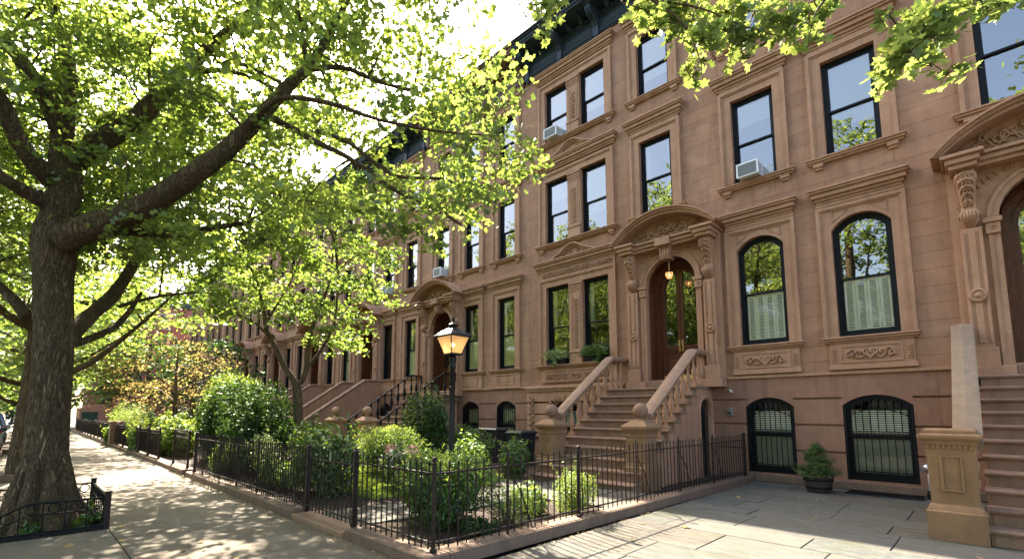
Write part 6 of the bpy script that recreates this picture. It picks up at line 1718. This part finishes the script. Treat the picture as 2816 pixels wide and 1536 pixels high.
shrub('boxwood_hedge', 'clipped yellow green box hedge in the middle of the garden', -10.75, 6.5, 1.5, .62, 1.25, 17000, .052, 'leaf_mid', SH_OVAL, 20, z0=.03, tips=('leaf_lime', 5200, .055, SH_OVAL))
shrub('rhododendron', 'tall dark rhododendron under the black iron stoop rail', -12.6, 9.0, 1.15, .8, 2.3, 3800, .12, 'leaf_dark', SH_OVAL, 10, spread=.8, tips=('leaf_mid', 500, .1, SH_OVAL))
shrub('dark_hedge', 'dark hedge behind the lamp post, below the basement windows', -11.9, 9.9, 1.3, .45, 1.2, 7500, .06, 'leaf_mid', SH_OVAL, 9)
shrub('fern_shrub', 'arching leafy green bush to the right of the lamp post', -8.75, 7.55, .72, .5, 1.0, 1900, .11, 'leaf_mid', SH_OVAL, 7, spread=.6)
shrub('pointed_shrub', 'upright bright green bush beside the left newel', -8.15, 8.35, .48, .42, 1.0, 2100, .085, 'leaf_mid', SH_OVAL, 6)
hy = shrub('hydrangea', 'hydrangea with white and dusty pink flower heads left of the lamp', -8.55, 5.45, .62, .42, .92, 900, .11, 'leaf_mid', SH_OVAL, 6, tips=('petal_white', 260, .075, SH_OVAL))
for k in range(9):
    a = random.uniform(0, 6.28); c = np.array((math.cos(a)*.34+.08, math.sin(a)*.24, .80+random.uniform(-.1, .16)))
    q = rng.normal(0, 1, (130,3)); q /= np.linalg.norm(q, axis=1, keepdims=True)
    place('flower_head', leaf_mesh('flower_head', c+q*np.array((.105,.105,.08)), .04, 'petal_pink', SH_OVAL, up=q, spread=.3), hy)
shrub('dark_shrub', 'massive dark green shrub rising above the long picket fence', -14.6, 4.65, 1.9, .95, 2.45, 10000, .12, 'leaf_dark', SH_OVAL, 12)
shrub('dark_shrub', 'second massive dark shrub, left of the young garden maple', -18.0, 4.9, 2.3, 1.0, 2.85, 11000, .14, 'leaf_dark', SH_OVAL, 12)
shrub('pale_shrub', 'tall feathery pale green shrub behind the dark shrubs', -23.5, 6.4, 2.8, 1.2, 3.3, 11000, .12, 'leaf_mid', SH_OVAL, 12, tips=('leaf_lime', 1500, .11, SH_OVAL))
shrub('variegated_shrub', 'cream-edged sparse shrub poking through the picket fence top', -12.0, 4.1, .75, .35, 1.3, 900, .075, 'leaf_variegated', SH_OVAL, 6, shell=.2)
shrub('garden_undergrowth', 'bright low leafy plants behind the long picket fence', -10.8, 4.0, 1.5, .38, .62, 3000, .08, 'leaf_mid', SH_OVAL, 9)
shrub('garden_undergrowth', 'shaded low plants under the massive dark shrub', -14.2, 3.9, 1.4, .4, .8, 3000, .09, 'leaf_mid', SH_OVAL, 9)
shrub('lime_shrub', 'glowing yellow green shrub spilling over the ornate gate', -21.8, 4.15, 2.1, .6, 1.5, 6500, .11, 'leaf_lime', SH_STAR, 11)
shrub('lime_shrub', 'yellow green vine clambering through the first dark panel', -24.5, 3.3, .9, .25, 1.1, 1600, .1, 'leaf_lime', SH_STAR, 6)
shrub('lime_shrub', 'far rounded pale yellow bush above the panel fence', -36.5, 4.5, 3.2, .9, 2.0, 7500, .15, 'leaf_lime', SH_NEEDLE, 11)
shrub('lime_shrub', 'small green vine on the farther fence panels', -31.8, 3.3, 1.0, .25, .9, 1300, .12, 'leaf_mid', SH_STAR, 6)
shrub('dark_shrub', 'dark shrub in a far front garden below the copper tree', -30.5, 6.0, 2.6, 1.0, 1.7, 5000, .16, 'leaf_dark', SH_OVAL, 9)
shrub('dark_shrub', 'farthest dark shrub near the salmon wall', -46, 6.0, 3.5, 1.2, 2.4, 5000, .2, 'leaf_dark', SH_OVAL, 9)
gen_tree(-26.5, 4.9, 4.7, 3.2, 'leaf_copper', .085, 60, 'low spreading Japanese maple with copper orange leaves', None, low=1.9, per=9, spray=.42, cat='tree', name='copper_maple', rz=1.5, barkm='bark_smooth')
gen_tree(-58, 8.5, 10.5, 4.5, 'leaf_mid', .26, 44, 'tall green garden tree in front of the red brick house', None, low=3.0, per=8, spray=.6, name='garden_tree')
shrub('dark_shrub', 'wide dark shrub closing the view at the end of the sidewalk', -80, 1.0, 5, 3, 4.5, 5000, .35, 'leaf_dark', SH_OVAL, 9)
gen_tree(-35.5, 7.5, 6.5, 3.6, 'leaf_dark', .2, 40, 'dark small tree in a far front garden', None, low=2.0, per=7, spray=.5, name='small_tree')
shrub('pit_plants', 'leafy plants filling the second tree pit', -17.3, .55, .75, .45, .42, 1500, .08, 'leaf_mid', SH_OVAL, 7, z0=0)
for (x, y) in ((-9.35, .75), (-9.6, .95), (-10.6, .85), (-9.2, .2)):
    shrub('pit_weed', 'small weed growing inside the tree guard' , x, y, .16, .14, .2, 60, .07, 'leaf_mid', SH_STAR, 3, z0=0, stems=2, group='weeds inside the tree guard', cat='weed')

# fallen leaves: loose litter, thicker along the kerbs
def litter(n):
    P = []
    while len(P) < n:
        u = random.random()
        if u < .45: x = random.uniform(-16, -4.5); y = 3.08-abs(random.gauss(0, .12))
        elif u < .55: x = -4.12+abs(random.gauss(0, .1)); y = random.uniform(3.2, 12)
        elif u < .70: x = random.uniform(-11, -8.8); y = random.uniform(-.3, 1.15)
        elif u < .80: x = random.uniform(-7, -4.6); y = 3.5+abs(random.gauss(0, .25))
        elif u < .9: x = random.uniform(-4, 1); y = random.uniform(4, 12)
        else: x = random.uniform(-14, -3); y = random.uniform(-.3, 3)
        zz = .012 if not (-14.6 < x < -4.4 and y > 3.4) else .075
        P.append((x, y, zz+random.uniform(0, .008)))
    return np.array(P)
tag(place('fallen_leaves', leaf_mesh('fallen_leaves', litter(2600), .03, 'leaf_dry', SH_OVAL, spread=.12, fold=.1)), 'scattered dry fallen leaves along the kerb stones', kind='stuff')
tag(place('fallen_leaves', leaf_mesh('fallen_leaves', np.array([(random.uniform(-9.3,-4.4), random.uniform(.2,2.9), .014) for k in range(34)]+[(random.uniform(-3.8,0), random.uniform(5,12), .014) for k in range(16)]), .075, 'leaf_dry', SH_MAPLE, spread=.1, fold=.2)), 'a few large brown leaves lying on the sidewalk', kind='stuff')

# ================================================================== LIGHT, SKY, CAMERA
SUN_DIR = Vector((-.712, .185, .69)).normalized()
el = math.asin(SUN_DIR.z); az = math.atan2(SUN_DIR.x, SUN_DIR.y)     # from +Y toward +X
sl_ = bpy.data.lights.new('sun', 'SUN'); sl_.energy = 5.0; sl_.angle = math.radians(.53); sl_.color = (1.0, .90, .74)
so = bpy.data.objects.new('sun', sl_); COL.objects.link(so); so.rotation_euler = (-SUN_DIR).to_track_quat('-Z', 'Y').to_euler(); so.location = (0, 0, 30)
w = bpy.data.worlds.new('World'); SC.world = w; w.use_nodes = True
nt = w.node_tree; nt.nodes.clear()
sk = nt.nodes.new('ShaderNodeTexSky'); sk.sky_type = 'NISHITA'; sk.sun_disc = False
sk.sun_elevation = el; sk.sun_rotation = az; sk.air_density = 1.0; sk.dust_density = 4.0; sk.ozone_density = .4
bg = nt.nodes.new('ShaderNodeBackground'); bg.inputs[1].default_value = .115
oo = nt.nodes.new('ShaderNodeOutputWorld'); nt.links.new(sk.outputs[0], bg.inputs[0]); nt.links.new(bg.outputs[0], oo.inputs[0])

cam = bpy.data.cameras.new('camera'); co = bpy.data.objects.new('camera', cam); COL.objects.link(co); SC.camera = co
cam.sensor_width = 36; cam.lens = 1326.5/2816*36; cam.shift_y = (979.8-768)/2816; cam.clip_end = 1500; cam.clip_start = .05
yaw, pit = .7788, .1127
fwd = Vector((-math.sin(yaw)*math.cos(pit), math.cos(yaw)*math.cos(pit), math.sin(pit))); right = Vector((math.cos(yaw), math.sin(yaw), 0)); upv = right.cross(fwd)
Mx = Matrix((right, upv, -fwd)).transposed().to_4x4(); Mx.translation = (0, 0, 1.65); co.matrix_world = Mx

SC.view_settings.view_transform = 'Standard'; SC.view_settings.look = 'None'; SC.view_settings.gamma = 1; SC.view_settings.exposure = EXPO
SC.render.engine = 'CYCLES'; c = SC.cycles
c.max_bounces = 7; c.diffuse_bounces = 4; c.glossy_bounces = 3; c.transmission_bounces = 4; c.transparent_max_bounces = 10
c.caustics_reflective = False; c.caustics_refractive = False; c.sample_clamp_indirect = 6
c.use_denoising = True
